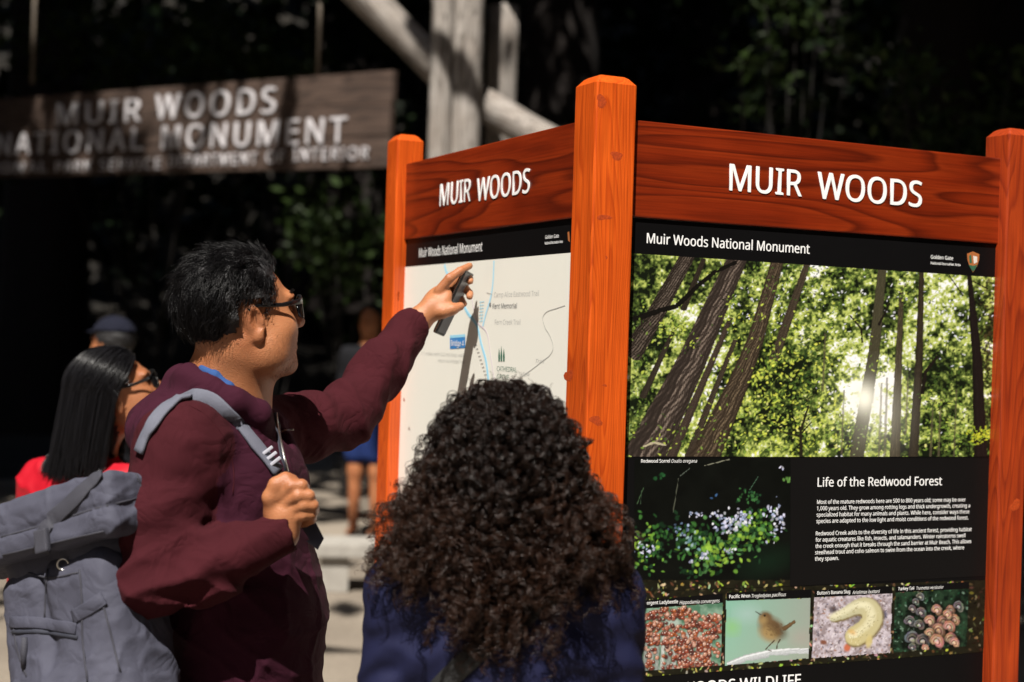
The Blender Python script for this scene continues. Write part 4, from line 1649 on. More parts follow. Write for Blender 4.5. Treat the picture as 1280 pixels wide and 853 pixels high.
def surface(f, lo, hi, vox, B=6, slack=.02):
    """surface nets over a sparse-evaluated grid; f(P)->distance"""
    lo, hi = np.array(lo, float), np.array(hi, float)
    nb = np.ceil((hi - lo) / (vox * B)).astype(int)
    n = nb * B
    g = np.full(tuple(n), 1.0, dtype=np.float32)
    bi = np.stack(np.meshgrid(*[np.arange(k) for k in nb], indexing='ij'), -1).reshape(-1, 3)
    cen = (lo + (bi + .5) * vox * B).astype(np.float32)
    d = f(cen)
    half = vox * B * .87
    act = np.abs(d) < half * 1.25 + slack
    neg = bi[(~act) & (d < 0)]
    g6 = g.reshape(nb[0], B, nb[1], B, nb[2], B)
    if len(neg):
        g6[neg[:, 0], :, neg[:, 1], :, neg[:, 2], :] = -1.0
    ab = bi[act]
    off = np.stack(np.meshgrid(*[np.arange(B)] * 3, indexing='ij'), -1).reshape(-1, 3)
    cell = ab // 5
    key = (cell[:, 0] * 4096 + cell[:, 1]) * 4096 + cell[:, 2]
    order = np.argsort(key, kind='stable')
    ab, key = ab[order], key[order]
    cuts = np.concatenate([[0], np.nonzero(np.diff(key))[0] + 1, [len(ab)]])
    for s, e in zip(cuts[:-1], cuts[1:]):
        q = ab[s:e]
        if not len(q):
            continue
        P = ((q[:, None, :] * B + off[None]) * vox).reshape(-1, 3) + lo
        CULL[0] = (P.min(0), P.max(0))
        v = f(P.astype(np.float32)).reshape(len(q), B, B, B)
        g6[q[:, 0], :, q[:, 1], :, q[:, 2], :] = v
    CULL[0] = None
    ins = g < 0
    c = np.zeros(tuple(n - 1), dtype=np.int8)
    sl = (slice(0, -1), slice(1, None))
    for i in (0, 1):
        for j in (0, 1):
            for k in (0, 1):
                c += ins[sl[i], sl[j], sl[k]]
    cells = np.argwhere((c > 0) & (c < 8))
    idx = np.full(tuple(n - 1), -1, dtype=np.int32)
    idx[cells[:, 0], cells[:, 1], cells[:, 2]] = np.arange(len(cells))
    acc = np.zeros((len(cells), 3)); cnt = np.zeros(len(cells))
    cs = [(i, j, k) for i in (0, 1) for j in (0, 1) for k in (0, 1)]
    vals = {q: g[cells[:, 0] + q[0], cells[:, 1] + q[1], cells[:, 2] + q[2]] for q in cs}
    for a in cs:
        for ax in range(3):
            if a[ax] == 0:
                b = list(a); b[ax] = 1; b = tuple(b)
                va, vb = vals[a], vals[b]
                m = (va < 0) != (vb < 0)
                t = np.where(m, va / np.where(m, va - vb, 1), 0)
                p = np.array(a, float)[None] + np.zeros((len(cells), 3)); p[:, ax] = t
                acc += p * m[:, None]; cnt += m
    V = lo + (cells + acc / cnt[:, None]) * vox
    Fs = []
    for ax in range(3):
        o = [x for x in range(3) if x != ax]
        s0 = [slice(1, -1)] * 3; s1 = [slice(1, -1)] * 3
        s0[ax] = slice(0, -1); s1[ax] = slice(1, None)
        A, Bv = ins[tuple(s0)], ins[tuple(s1)]
        e = np.argwhere(A != Bv)
        fl = A[e[:, 0], e[:, 1], e[:, 2]]
        base = e.copy(); base[:, o[0]] += 1; base[:, o[1]] += 1

        def cid(d0, d1):
            q = base.copy(); q[:, o[0]] -= d0; q[:, o[1]] -= d1
            return idx[q[:, 0], q[:, 1], q[:, 2]]
        Q = np.stack([cid(0, 0), cid(1, 0), cid(1, 1), cid(0, 1)], 1)
        flip = fl if ax != 1 else ~fl
        Q[~flip] = Q[~flip][:, ::-1]
        Fs.append(Q)
    F = np.concatenate(Fs)
    F = F[(F >= 0).all(1)]
    return V, F


def skin_obj(name, f, lo, hi, vox, material, parent, slack=.02):
    V, F = surface(f, lo, hi, vox, slack=slack)
    return mkobj(name, meshnp(name, V, F), material, parent, smooth=True)


def hair_obj(name, strands, radius, material, parent, tip=.4):
    """strands: list of (n,3) arrays -> real hair curves"""
    cu = bpy.data.hair_curves.new(name)
    cu.add_curves([len(s) for s in strands])
    P = np.concatenate(strands).astype(np.float32)
    cu.position_data.foreach_set('vector', P.ravel())
    r = np.concatenate([np.linspace(1, tip, len(s)) * radius for s in strands]).astype(np.float32)
    a = cu.attributes.new('radius', 'FLOAT', 'POINT') if 'radius' not in cu.attributes else cu.attributes['radius']
    a.data.foreach_set('value', r)
    o = bpy.data.objects.new(name, cu)
    COL.objects.link(o)
    cu.materials.append(material)
    o.parent = parent
    o.matrix_parent_inverse = parent.matrix_world.inverted()
    return o


def skin_material(name, col):
    m = mat(name, col, .42, .16, 26, bump=.35, bscale=420)
    N, L = m.node_tree.nodes, m.node_tree.links
    B = N['Principled BSDF']
    src = B.inputs['Base Color'].links[0].from_socket
    tc = N.new('ShaderNodeTexCoord')
    n = N.new('ShaderNodeTexNoise'); n.inputs['Scale'].default_value = 9; n.inputs['Detail'].default_value = 4
    L.new(tc.outputs['Object'], n.inputs['Vector'])
    cr = N.new('ShaderNodeValToRGB')
    cr.color_ramp.elements[0].position = .38; cr.color_ramp.elements[0].color = (.72, .60, .56, 1)
    cr.color_ramp.elements[1].position = .62; cr.color_ramp.elements[1].color = (1, 1, 1, 1)
    L.new(n.outputs[0], cr.inputs[0])
    mx = N.new('ShaderNodeMix'); mx.data_type = 'RGBA'; mx.blend_type = 'MULTIPLY'; mx.inputs[0].default_value = .75
    L.new(src, mx.inputs[6]); L.new(cr.outputs[0], mx.inputs[7])
    L.new(mx.outputs[2], B.inputs['Base Color'])
    B.inputs['Subsurface Weight'].default_value = .12
    B.inputs['Subsurface Radius'].default_value = (1.0, .35, .2)
    B.inputs['Subsurface Scale'].default_value = .004
    B.inputs['Specular IOR Level'].default_value = .4
    return m


skin_mat = skin_material('skin_tan', (0.39, 0.158, 0.070))
skin_mat2 = skin_material('skin_brown', (0.37, 0.150, 0.068))


def head_axes(heading, pitch=0.0, roll=0.0):
    """columns forward, left, up"""
    R = Matrix.Rotation(heading, 3, 'Z') @ Matrix.Rotation(-pitch, 3, 'Y') @ Matrix.Rotation(roll, 3, 'X')
    return np.array(R)


def add_head(S, C, R, s=1.0, chub=0.0):
    """head on SDF S; C centre (between the ears), R axes (fwd,left,up)"""
    C = np.array(tuple(C)); X = lambda x, y, z: C + R @ (np.array([x, y, z]) * s)
    e = lambda c, r, k, op=0: S.ell(X(*c), [v * s for v in r], R, k * s, op)
    e((-.014, 0, .036), (.098, .078, .088), .02)
    e((.030, 0, -.026), (.066, .062 + chub * .5, .085), .04)
    e((.040, 0, -.078), (.050, .052 + chub, .038), .03)
    for y in (-1, 1):
        e((.052, y * .038, -.030), (.034, .028 + chub, .030), .03)
        e((.020, y * (.050 + chub * .4), -.070), (.036, .016 + chub, .036), .03)
        e((.084, y * .026, .030), (.014, .026, .010), .018)
    e((.078, 0, -.103), (.020, .024, .017), .025)
    S.cone(X(.096, 0, .018), X(.116, 0, -.022), .008 * s, .0125 * s, .014 * s)
    for y in (-1, 1):
        e((.104, y * .012, -.026), (.011, .008, .008), .008)
        e((.088, y * .032, .010), (.016, .017, .011), .012, 1)
        e((.080, y * .031, .010), (.012, .013, .012), .004)
    e((.094, 0, -.056), (.012, .023, .007), .008)
    e((.092, 0, -.069), (.012, .020, .008), .008)
    e((.106, 0, -.0625), (.012, .020, .0022), .003, 1)
    # ears
    for y in (-1, 1):
        tilt = np.array(Matrix.Rotation(math.radians(-12), 3, 'Y')) 
        Re = R @ tilt @ np.array(Matrix.Rotation(y * math.radians(22), 3, 'Z'))
        S.ell(X(-.010, y * .078, -.004), np.array([.019, .009, .033]) * s, Re, .006 * s)
        S.ell(X(-.006, y * .0855, -.003), np.array([.011, .006, .020]) * s, Re, .004 * s, 1)
        S.ell(X(-.006, y * .080, -.034), np.array([.010, .007, .011]) * s, Re, .006 * s)
        S.ell(X(.004, y * .080, -.006), np.array([.005, .005, .008]) * s, Re, .004 * s)
    return X


def finger(S, pts, r0, r1, k=.0028):
    n = len(pts)
    S.chain([tuple(p) for p in pts], list(np.linspace(r0, r1, n)), k)
# ================================================================== PEOPLE
def np3(p):
    return np.array(tuple(p), dtype=float)


def march(f, px, py, d0=2.0, d1=4.5, lift=0.0):
    """first point along the view ray where f changes sign (used only to lay straps and seams on a surface)"""
    r = np3(ray(px, py)); o = np3(CP)
    ds = np.linspace(d0, d1, 700)
    v = f((o + ds[:, None] * r).astype(np.float32))
    k = np.argmax(v < lift) if (v < lift).any() else len(ds) - 1
    return o + ds[k] * r


def grad(f, p):
    e = .006
    P = np.array([p + e * np.eye(3)[i] * s for i in range(3) for s in (1, -1)], dtype=np.float32)
    v = f(P)
    g = np.array([v[0] - v[1], v[2] - v[3], v[4] - v[5]])
    return g / (np.linalg.norm(g) + 1e-9)


def cloth_mat(name, col, rough=.9, sheen=0.0, weave=900, var=.18):
    return mat(name, col, rough, var, 14, bump=.3, bscale=weave, sheen=0.0, spec=.12, crumple=.55, cscale=15)


def push_out(P, f, dist):
    """move points outside a body"""
    for _ in range(2):
        v = f(P.astype(np.float32))
        m = v < dist
        if not m.any():
            break
        Q = P[m]
        e = .008
        g = np.stack([f((Q + e * np.eye(3)[i]).astype(np.float32)) - f((Q - e * np.eye(3)[i]).astype(np.float32)) for i in range(3)], 1)
        g /= np.linalg.norm(g, axis=1)[:, None] + 1e-9
        P[m] = Q + g * (dist - v[m])[:, None]
    return P


def hair_mat(name, col, rough=.35, tipcol=None, spec=.25):
    m, N, L, B = nodemat(name)
    B.inputs['Roughness'].default_value = rough
    B.inputs['Specular IOR Level'].default_value = spec
    hi = N.new('ShaderNodeHairInfo')
    cr = N.new('ShaderNodeValToRGB')
    cr.color_ramp.elements[0].color = (*col, 1); cr.color_ramp.elements[0].position = .1
    cr.color_ramp.elements[1].color = (*(tipcol or col), 1); cr.color_ramp.elements[1].position = 1.0
    L.new(hi.outputs['Intercept'], cr.inputs[0])
    mx = N.new('ShaderNodeMix'); mx.data_type = 'RGBA'; mx.blend_type = 'MULTIPLY'; mx.inputs[0].default_value = .6
    r = N.new('ShaderNodeValToRGB')
    r.color_ramp.elements[0].color = (.5, .5, .5, 1)
    L.new(hi.outputs['Random'], r.inputs[0])
    L.new(cr.outputs[0], mx.inputs[6]); L.new(r.outputs[0], mx.inputs[7])
    L.new(mx.outputs[2], B.inputs['Base Color'])
    return m


def hair_shell(name, X, pred, infl, material, parent, seed=0, lump=.004):
    """scalp shell under the strands"""
    nu, nv = 90, 60
    u, v = np.meshgrid(np.linspace(0, 2 * math.pi, nu), np.linspace(.02, math.pi - .02, nv))
    d = np.stack([np.sin(v) * np.cos(u), np.sin(v) * np.sin(u), np.cos(v)], -1).reshape(-1, 3)
    loc = np.array([-.014, 0, .036]) + d * (np.array([.098, .078, .088]) + infl)
    loc = loc + d * (lump * noise3(loc * 22, seed, 3))[:, None]
    ok = pred(loc)
    i = np.arange(nu * nv).reshape(nv, nu)
    F = np.stack([i[:-1, :-1], i[1:, :-1], i[1:, 1:], i[:-1, 1:]], -1).reshape(-1, 4)
    F = F[ok[F].all(1)]
    V = np.array([X(*p) for p in loc])
    return mkobj(name, meshnp(name, V, F), material, parent, smooth=True)


def scalp_points(n, pred, r):
    out = []
    while len(out) < n:
        d = r.normal(size=3); d /= np.linalg.norm(d)
        p = np.array([-.014, 0, .036]) + d * np.array([.098, .078, .088])
        if pred(p[None])[0]:
            q = d / np.array([.098, .078, .088]); q /= np.linalg.norm(q)
            out.append((p, q))
    return out


def build_sunglasses(X, R, s, label, frame_col=(.008, .008, .009)):
    fm = mat('black_acetate', frame_col, .18, .1, 10)
    lm = mat('dark_lens', (.012, .012, .014), .06, .1, 10)
    mm = mat('steel_pin', (.6, .6, .6), .25, .1, 10, metal=1.0)
    root = empty('sunglasses', Vector(X(.12, 0, .012)), label, 'sunglasses')
    for y in (-1, 1):
        n = 20
        ring, V = [], []
        for k in range(n):
            a = 2 * math.pi * k / n
            cx, cz = math.cos(a), math.sin(a)
            sq = (abs(cx) ** 3.2 + abs(cz) ** 3.2) ** (-1 / 3.2)
            ring.append(X(.114 - .016 * (abs(y * .034 + .027 * cx * sq) / .06) ** 2, y * .034 + .027 * cx * sq, .008 + .021 * cz * sq))
        tube_obj('rim', ring + [ring[0]], .0026 * s, fm, root, 6)
        c = np.mean(ring, 0)
        me = bpy.data.meshes.new('lens')
        Vv = [tuple(c + (R @ np.array([.002, 0, 0])))] + [tuple(p) for p in ring]
        me.from_pydata(Vv, [], [(0, 1 + k, 1 + (k + 1) % n) for k in range(n)])
        me.update()
        mkobj('lens', me, lm, root, smooth=True)
        ribbon_obj('temple', [X(.099, y * .062, .020), X(.088, y * .0725, .020), X(.05, y * .0800, .019), X(.0, y * .0815, .024), X(-.020, y * .082, .018)],
                   [.012 * s, .010 * s, .008 * s, .006 * s, .005 * s], .0035 * s, list([Vector(R @ np.array([0, y, 0]))] * 5), fm, root)
        box_obj('hinge_pin', Matrix.Translation(X(.092, y * .0755, .021)), (.003, .003, .003), mm, root, .0005)
    tube_obj('bridge', [X(.1135, -.009, .014), X(.117, 0, .017), X(.1135, .009, .014)], .0026 * s, fm, root, 6)
    return root


# ------------------------------------------------------------------ the man in the burgundy jacket
HS = 1.0
RH = head_axes(math.radians(33), math.radians(10), math.radians(0))
ear = np3(at(318, 402, 2.90))
HC = ear - RH @ (np.array([-.010, -.080, -.004]) * HS)
man = empty('person', Vector((HC[0] - .05, HC[1], 0)), 'man in burgundy jacket pointing at the map with a phone in his hand', 'person')
nb = np3(at(272, 520, 3.0))                       # base of the neck
sR_, eR_, wR_ = np3(at(230, 560, 2.83)), np3(at(190, 736, 2.75)), np3(at(352, 668, 2.77))
sL_, eL_, wL_ = np3(at(312, 542, 3.14)), np3(at(432, 520, 3.30)), np3(at(520, 404, 3.45))
chest, belly, hip = np3(at(285, 630, 3.0)), np3(at(296, 770, 3.0)), np3(at(296, 900, 3.0))

B_ = SDF()
XM = add_head(B_, HC, RH, HS, .011)
B_.cone(XM(-.030, 0, -.055), nb + np.array([-.005, 0, .01]), .064, .069, .03)
B_.cone(XM(.0, 0, -.085), nb + np.array([.03, 0, .0]), .05, .058, .03)
for y in (-1, 1):                                   # neck muscles
    B_.cone(XM(-.025, y * .050, -.04), nb + np.array([.055, y * .02, -.02]), .014, .013, .02)
B_.cone(nb, chest, .085, .11, .06)
B_.ell(chest, (.115, .165, .16), None, .05)
B_.ell(belly, (.125, .155, .17), None, .06)
B_.ell(hip, (.12, .16, .13), None, .06)
B_.chain([nb + np.array([0, -.04, -.03]), sR_, eR_, wR_], [.06, .052, .040, .027], .03)
B_.chain([nb + np.array([0, .04, -.03]), sL_, eL_, wL_], [.06, .052, .038, .027], .03)
for y in (-1, 1):
    h0 = np.array([hip[0], hip[1] + y * .09, hip[2] - .05])
    kn, an = h0 * 1, h0 * 1
    kn[2], an[2] = .46, .09
    kn[0] += .015
    B_.chain([h0, kn, an], [.075, .052, .038], .04)
    B_.cone(an + np.array([-.03, 0, -.045]), an + np.array([.15, 0, -.058]), .038, .03, .03)
# right hand: a fist closed round the strap, knuckles to the right
hb = lambda px, py, d=2.77: np3(at(px, py, d))
pal = hb(356, 640, 2.768)
ax_u = np3(at(372, 612, 2.76)) - np3(at(352, 668, 2.77)); ax_u /= np.linalg.norm(ax_u)
ax_n = np.array([-.25, -.95, .1]); ax_n -= ax_u * ax_n.dot(ax_u); ax_n /= np.linalg.norm(ax_n)
ax_s = np.cross(ax_n, ax_u)
RP_ = np.stack([ax_s, ax_n, ax_u], 1)
B_.ell(pal, (.036, .021, .040), RP_, .012)
B_.cone(wR_, hb(353, 646), .026, .026, .02)
finger(B_, [hb(351, 620, 2.755), hb(364, 608, 2.748), hb(377, 607, 2.752), hb(380, 611, 2.775), hb(372, 617, 2.795), hb(362, 620, 2.80)], .0125, .0095)
finger(B_, [hb(358, 628, 2.755), hb(372, 620, 2.745), hb(386, 620, 2.752), hb(388, 625, 2.775), hb(379, 631, 2.795), hb(368, 634, 2.80)], .0122, .0095)
finger(B_, [hb(364, 638, 2.757), hb(378, 632, 2.748), hb(391, 632, 2.755), hb(392, 638, 2.778), hb(383, 643, 2.797), hb(372, 645, 2.80)], .0118, .009)
finger(B_, [hb(366, 649, 2.76), hb(379, 644, 2.752), hb(389, 643, 2.760), hb(389, 649, 2.78), hb(381, 653, 2.795), hb(372, 655, 2.80)], .0108, .0085)
finger(B_, [hb(341, 640, 2.765), hb(338, 622, 2.755), hb(345, 606, 2.752), hb(357, 599, 2.757), hb(366, 600, 2.765)], .0145, .0095, .01)
# left hand: index finger stretched to the map, others and thumb closed on the phone
hl = lambda px, py, d=3.46: np3(at(px, py, d))
B_.cone(wL_, hl(540, 384, 3.455), .026, .026, .02)
palL = hl(545, 378, 3.462)
au = hl(566, 352) - hl(528, 398); au /= np.linalg.norm(au)
an_ = np.array([-.62, -.70, .25]); an_ -= au * an_.dot(au); an_ /= np.linalg.norm(an_)
B_.ell(palL, (.036, .020, .044), np.stack([np.cross(an_, au), an_, au], 1), .012)
finger(B_, [hl(549, 364, 3.452), hl(562, 348, 3.448), hl(575, 339, 3.462), hl(587, 332.5, 3.482)], .0118, .0078)
finger(B_, [hl(553, 366, 3.475), hl(567, 352, 3.490), hl(580, 345, 3.508), hl(587, 349, 3.500), hl(587.5, 352, 3.488)], .0112, .0078)
finger(B_, [hl(555, 374, 3.480), hl(568, 361, 3.497), hl(581, 360, 3.508), hl(587, 367, 3.500), hl(587, 371, 3.487)], .011, .0078)
finger(B_, [hl(554, 384, 3.485), hl(566, 376, 3.500), hl(576, 374, 3.508), hl(580, 380, 3.502)], .010, .0075)
finger(B_, [hl(541, 392, 3.448), hl(554, 390, 3.440), hl(565, 387, 3.442), hl(575.5, 383, 3.452)], .0145, .0095, .01)
blo, bhi = B_.bounds()
body = skin_obj('body', B_.ev, blo, bhi, .0037, skin_mat, man)


# jacket
J = SDF()
J.ell(chest + np.array([.0, 0, .01]), (.148, .205, .18), None, .06)
J.ell(belly + np.array([.008, 0, 0]), (.166, .192, .20), None, .08)
J.ell(hip + np.array([.005, 0, .03]), (.158, .19, .13), None, .06)
J.cone(nb + np.array([-.02, 0, -.045]), chest, .115, .13, .06)
J.chain([nb + np.array([-.03, -.06, -.05]), sR_ + np.array([-.005, .01, -.005])], [.085, .083], .05)
J.chain([nb + np.array([-.0, .06, -.05]), sL_], [.085, .075], .05)
mR = (sR_ + eR_) / 2
J.chain([sR_, mR + np.array([-.012, 0, 0]), eR_ + np.array([-.004, 0, .01])], [.080, .073, .062], .03)
J.chain([eR_ + np.array([-.004, 0, .01]), eR_ * .55 + wR_ * .45 + np.array([0, 0, -.004]), wR_], [.062, .058, .040], .025)
J.chain([sL_, sL_ * .45 + eL_ * .55 + np.array([0, 0, -.010]), eL_ + np.array([0, 0, -.004])], [.076, .068, .060], .03)
J.chain([eL_ + np.array([0, 0, -.004]), eL_ * .5 + wL_ * .5, eL_ * .06 + wL_ * .94], [.060, .055, .041], .025)
# hood lying on the back, collar round the neck
J.ell(np3(at(222, 516, 3.00)), (.088, .135, .052), np.array(Matrix.Rotation(math.radians(-24), 3, 'Y')), .03)
J.ell(np3(at(196, 536, 2.96)), (.055, .12, .045), np.array(Matrix.Rotation(math.radians(-45), 3, 'Y')), .03)
J.chain([np3(at(*q)) for q in ((232, 482, 3.07), (226, 479, 3.0), (238, 478, 2.93), (262, 487, 2.885), (292, 502, 2.875), (322, 518, 2.905), (336, 530, 2.95))], [.026, .030, .029, .026, .024, .021, .016], .022)
J.chain([np3(at(*q)) for q in ((232, 482, 3.07), (262, 490, 3.12), (300, 508, 3.12), (334, 528, 3.06))], [.026, .026, .024, .018], .022)
nk1 = XM(-.03, 0, -.04)
J.cone(nb + np.array([.02, 0, -.03]), nk1 + np.array([.02, 0, .0]), .070, .078, .012, 1)
J.cone(np3(at(338, 560, 3.0)), np3(at(352, 520, 3.0)), .028, .05, .02, 1)
dR = (wR_ - eR_) / np.linalg.norm(wR_ - eR_)
J.cone(wR_ + dR * .046, wR_ + dR * .13, .042, .06, .006, 1)
dL = (wL_ - eL_) / np.linalg.norm(wL_ - eL_)
cu = eL_ * .06 + wL_ * .94
J.cone(cu + dL * .046, cu + dL * .13, .042, .06, .006, 1)


def jacket_f(P, wr=True):
    d = J.ev(P)
    if not wr:
        return d
    near = np.abs(d) < .05
    if near.any():
        Q = P[near].astype(float)
        w = .0026 * noise3(Q * np.array([5, 5, 8]), 5, 2)
        crease = lambda n_: np.exp(-(np.abs(n_) / .16)) - .25       # sharp ridges between broad hollows
        w += .0042 * crease(noise3(Q * np.array([4.2, 4.2, 3.0]), 15, 2))
        # folds gathered at the elbows
        for E_, A_, Bq, amp in ((eR_, sR_, wR_, .0125), (eL_, sL_, wL_, .0085)):
            u = (Bq - A_) / np.linalg.norm(Bq - A_)
            v_ = (E_ - (A_ + Bq) / 2); v_ /= np.linalg.norm(v_) + 1e-6
            for fr, sp, am in ((.22, .018, 1.0), (.6, .016, .7), (-.35, .020, .32)):
                c_ = E_ + (Bq - E_) * max(fr, 0) + (A_ - E_) * max(-fr, 0)
                rel = Q - c_
                t = rel @ u + .35 * (rel @ v_)
                fall = np.exp(-(rel ** 2).sum(1) / sp)
                ph_ = np.sin(t * 92 + 3.4 * noise3(Q * np.array([3.2, 3.2, 4.6]), 9, 2))
                w += amp * am * fall * (np.exp(-np.abs(ph_ - 1) / .5) - .30)
        # drag lines on the body
        tor = np.exp(-((Q[:, 2] - belly[2] - .02) ** 2) / .03)
        w += .0065 * tor * (np.exp(-np.abs(np.sin(Q[:, 0] * 22 + Q[:, 2] * 40 + 1.8 * noise3(Q * 3, 12, 2))) / .3) - .3)
        d[near] -= w.astype(np.float32)
    return d


jm = cloth_mat('burgundy_fleece', (.040, .0062, .0095), .9, 0, 1400)
jlo, jhi = J.bounds()
jacket = skin_obj('jacket', jacket_f, jlo, jhi, .0052, jm, man, slack=.03)
jacket['label'] = 'burgundy zip jacket with hood lying on the back'
AR = SDF(); AR.p = J.p[6:10] + J.p[10:14]
jm2 = cloth_mat('plum_fleece', (.034, .0062, .0150), .9, 0, 1400)
jacket.data.materials.append(jm2)
nv_ = len(jacket.data.vertices)
co_ = np.zeros(nv_ * 3, np.float32); jacket.data.vertices.foreach_get('co', co_); co_ = co_.reshape(-1, 3)
lv_ = np.zeros(len(jacket.data.loops), np.int32); jacket.data.loops.foreach_get('vertex_index', lv_)
fc_ = co_[lv_.reshape(-1, 4)].mean(1)
jacket.data.polygons.foreach_set('material_index', (AR.ev(fc_) > .012).astype(np.int32))
jacket.data.update()
jf0 = lambda P: jacket_f(P)
# armhole seam
lay_pts = [(236, 507), (256, 518), (274, 538), (286, 562), (292, 590), (291, 620)]
sp_ = [march(jf0, x, y, 2.4, 3.4) for x, y in [tuple(q[:2]) for q in spline([(x, y, 0) for x, y in lay_pts], 4)]]
tube_obj('seam', [p + grad(jf0, p) * .0005 for p in sp_], .0013, jm, man, 6)
# shirt collar showing inside the jacket
shirt_mat = cloth_mat('blue_shirt', (.028, .07, .20), .85, .1, 1500)
SC_ = SDF()
SC_.chain([np3(at(*q)) for q in ((246, 464, 2.97), (254, 463, 2.92), (268, 470, 2.888), (286, 484, 2.882), (306, 503, 2.895), (330, 540, 2.95), (343, 560, 2.98))], [.008, .0085, .009, .0085, .008, .008, .012], .01)
SC_.chain([np3(at(*q)) for q in ((246, 470, 2.97), (262, 478, 3.09), (300, 500, 3.10), (343, 560, 2.98))], [.010, .010, .010, .012], .01)
lo_, hi_ = SC_.bounds()
skin_obj('shirt_collar', SC_.ev, lo_, hi_, .003, shirt_mat, man)
# zip along the open front
steel = mat('zip_metal', (.45, .44, .42), .3, .2, 60, metal=1.0)
dark_tape = mat('zip_tape', (.02, .022, .035), .8, .2, 60)
zp = [march(jf0, x, y, 2.5, 3.4) for x, y in ((344, 517), (346, 530), (348, 545), (351, 560), (354, 574), (358, 590))]
ribbon_obj('zip_tape', zp, .016, .004, [Vector(grad(jf0, p)) for p in zp], dark_tape, man)
ribbon_obj('zip', [p + grad(jf0, p) * .003 for p in zp], .005, .003, [Vector(grad(jf0, p)) for p in zp], steel, man)
p_ = march(jf0, 350, 540, 2.5, 3.4) + np.array([0, -.006, 0])
tube_obj('zip_pull', [p_, p_ + np.array([.012, -.004, .004]), p_ + np.array([.028, -.006, .006])], .0022, steel, man, 6)
# trousers and shoes (below the frame)
Tr = SDF()
Tr.ell(hip + np.array([0, 0, -.04]), (.14, .172, .12), None, .06)
Sh = SDF()
for y in (-1, 1):
    h0 = np.array([hip[0], hip[1] + y * .09, hip[2] - .07])
    Tr.chain([h0, (h0[0] + .015, h0[1], .46), (h0[0], h0[1], .06)], [.10, .078, .066], .05)
trousers = skin_obj('trousers', Tr.ev, *Tr.bounds(), .012, cloth_mat('dark_trousers', (.02, .022, .03)), man)
for y in (-1, 1):
    Sh = SDF()
    h0 = np.array([hip[0], hip[1] + y * .09, .035])
    Sh.cone(h0 + np.array([-.06, 0, .01]), h0 + np.array([.15, 0, -.005]), .046, .040, .03)
    Sh.box(h0 + np.array([.045, 0, -.03]), (.14, .048, .018), None, .01, .01)
    skin_obj('shoe', Sh.ev, *Sh.bounds(), .008, mat('dark_leather', (.02, .018, .016), .5, .2, 20), man)


# hair: thick, short, wavy
def man_hairline(p):
    x, y, z = p[:, 0], np.abs(p[:, 1]), p[:, 2]
    zmin = np.interp(x, [-.12, -.042, -.034, .008, .014, .022, .034, .050, .062, .078], [-.055, -.05, .034, .034, -.002, .006, .048, .074, .094, .2])
    return z > zmin


hm_m = hair_mat('black_hair', (.006, .0055, .006), .34, None, .15)
hshell = mat('hair_base_black', (.008, .007, .008), .6, .3, 60, bump=.6, bscale=260)
hair_shell('hair_base', XM, man_hairline, .009, hshell, man, 3, .006)
r = np.random.default_rng(21)
strands = []
XA = lambda A: HC + (np.asarray(A) * HS) @ RH.T
locks = scalp_points(760, man_hairline, r)
for p, nrm in locks:
    top = np.clip((p[2] - .05) / .06, 0, 1)
    nape = np.clip((-p[2] + .02) / .06, 0, 1)
    L = (.042 + .016 * top - .027 * nape) * r.uniform(.75, 1.25)
    down = np.array([-.55, .0, -1.0])
    over = np.array([-.9, .55 * np.sign(p[1] + .02), .05])
    flow = down * (1 - top) + over * top
    if p[0] > .02 and top > .4:
        flow = np.array([-.6, .75, .25])
    flow = flow + r.normal(size=3) * .22
    flow -= nrm * flow.dot(nrm)
    flow /= np.linalg.norm(flow) + 1e-6
    wave = np.cross(nrm, flow)
    wa, wp = r.uniform(.2, .7), r.uniform(0, 6.28)
    lift = r.uniform(.02, .28) * (1 - .7 * nape)
    if abs(p[2] - .04) < .03 and abs(p[0]) < .05:
        lift = .05
        L *= .7
    if p[2] < .105 and -.055 < p[0] < .035:
        L = min(L, max(.007, (p[2] - .020) * .75))
    base = p + nrm * (.007 - .004 * nape)
    for _ in range(14):
        q = base + r.normal(size=3) * .0042
        l = L * r.uniform(.7, 1.1)
        m = 8
        t = np.arange(m)[:, None] / (m - 1)
        d = flow + nrm * (lift * (1 - 1.9 * t)) + wave * (wa * np.sin(t * 4.5 + wp)) + r.normal(size=3) * .07
        d /= np.linalg.norm(d, axis=1)[:, None]
        strands.append(XA(np.concatenate([q[None], q + np.cumsum(d * l / m, axis=0)])))
hair_obj('hair', strands, .00055, hm_m, man, .35)
# eyebrows
br = []
for y in (-1, 1):
    for _ in range(120):
        t = r.random()
        p = np.array([.098 - .016 * t * t, y * (.014 + .032 * t), .036 + .004 * math.sin(t * 3)]) + r.normal(size=3) * .0012
        d = np.array([.0, y * .006, .0025])
        br.append(np.array([XM(*(p + d * k / 3 + np.array([.003 * math.sin(k), 0, 0]))) for k in range(4)]))
hair_obj('eyebrows', br, .0004, hm_m, man)
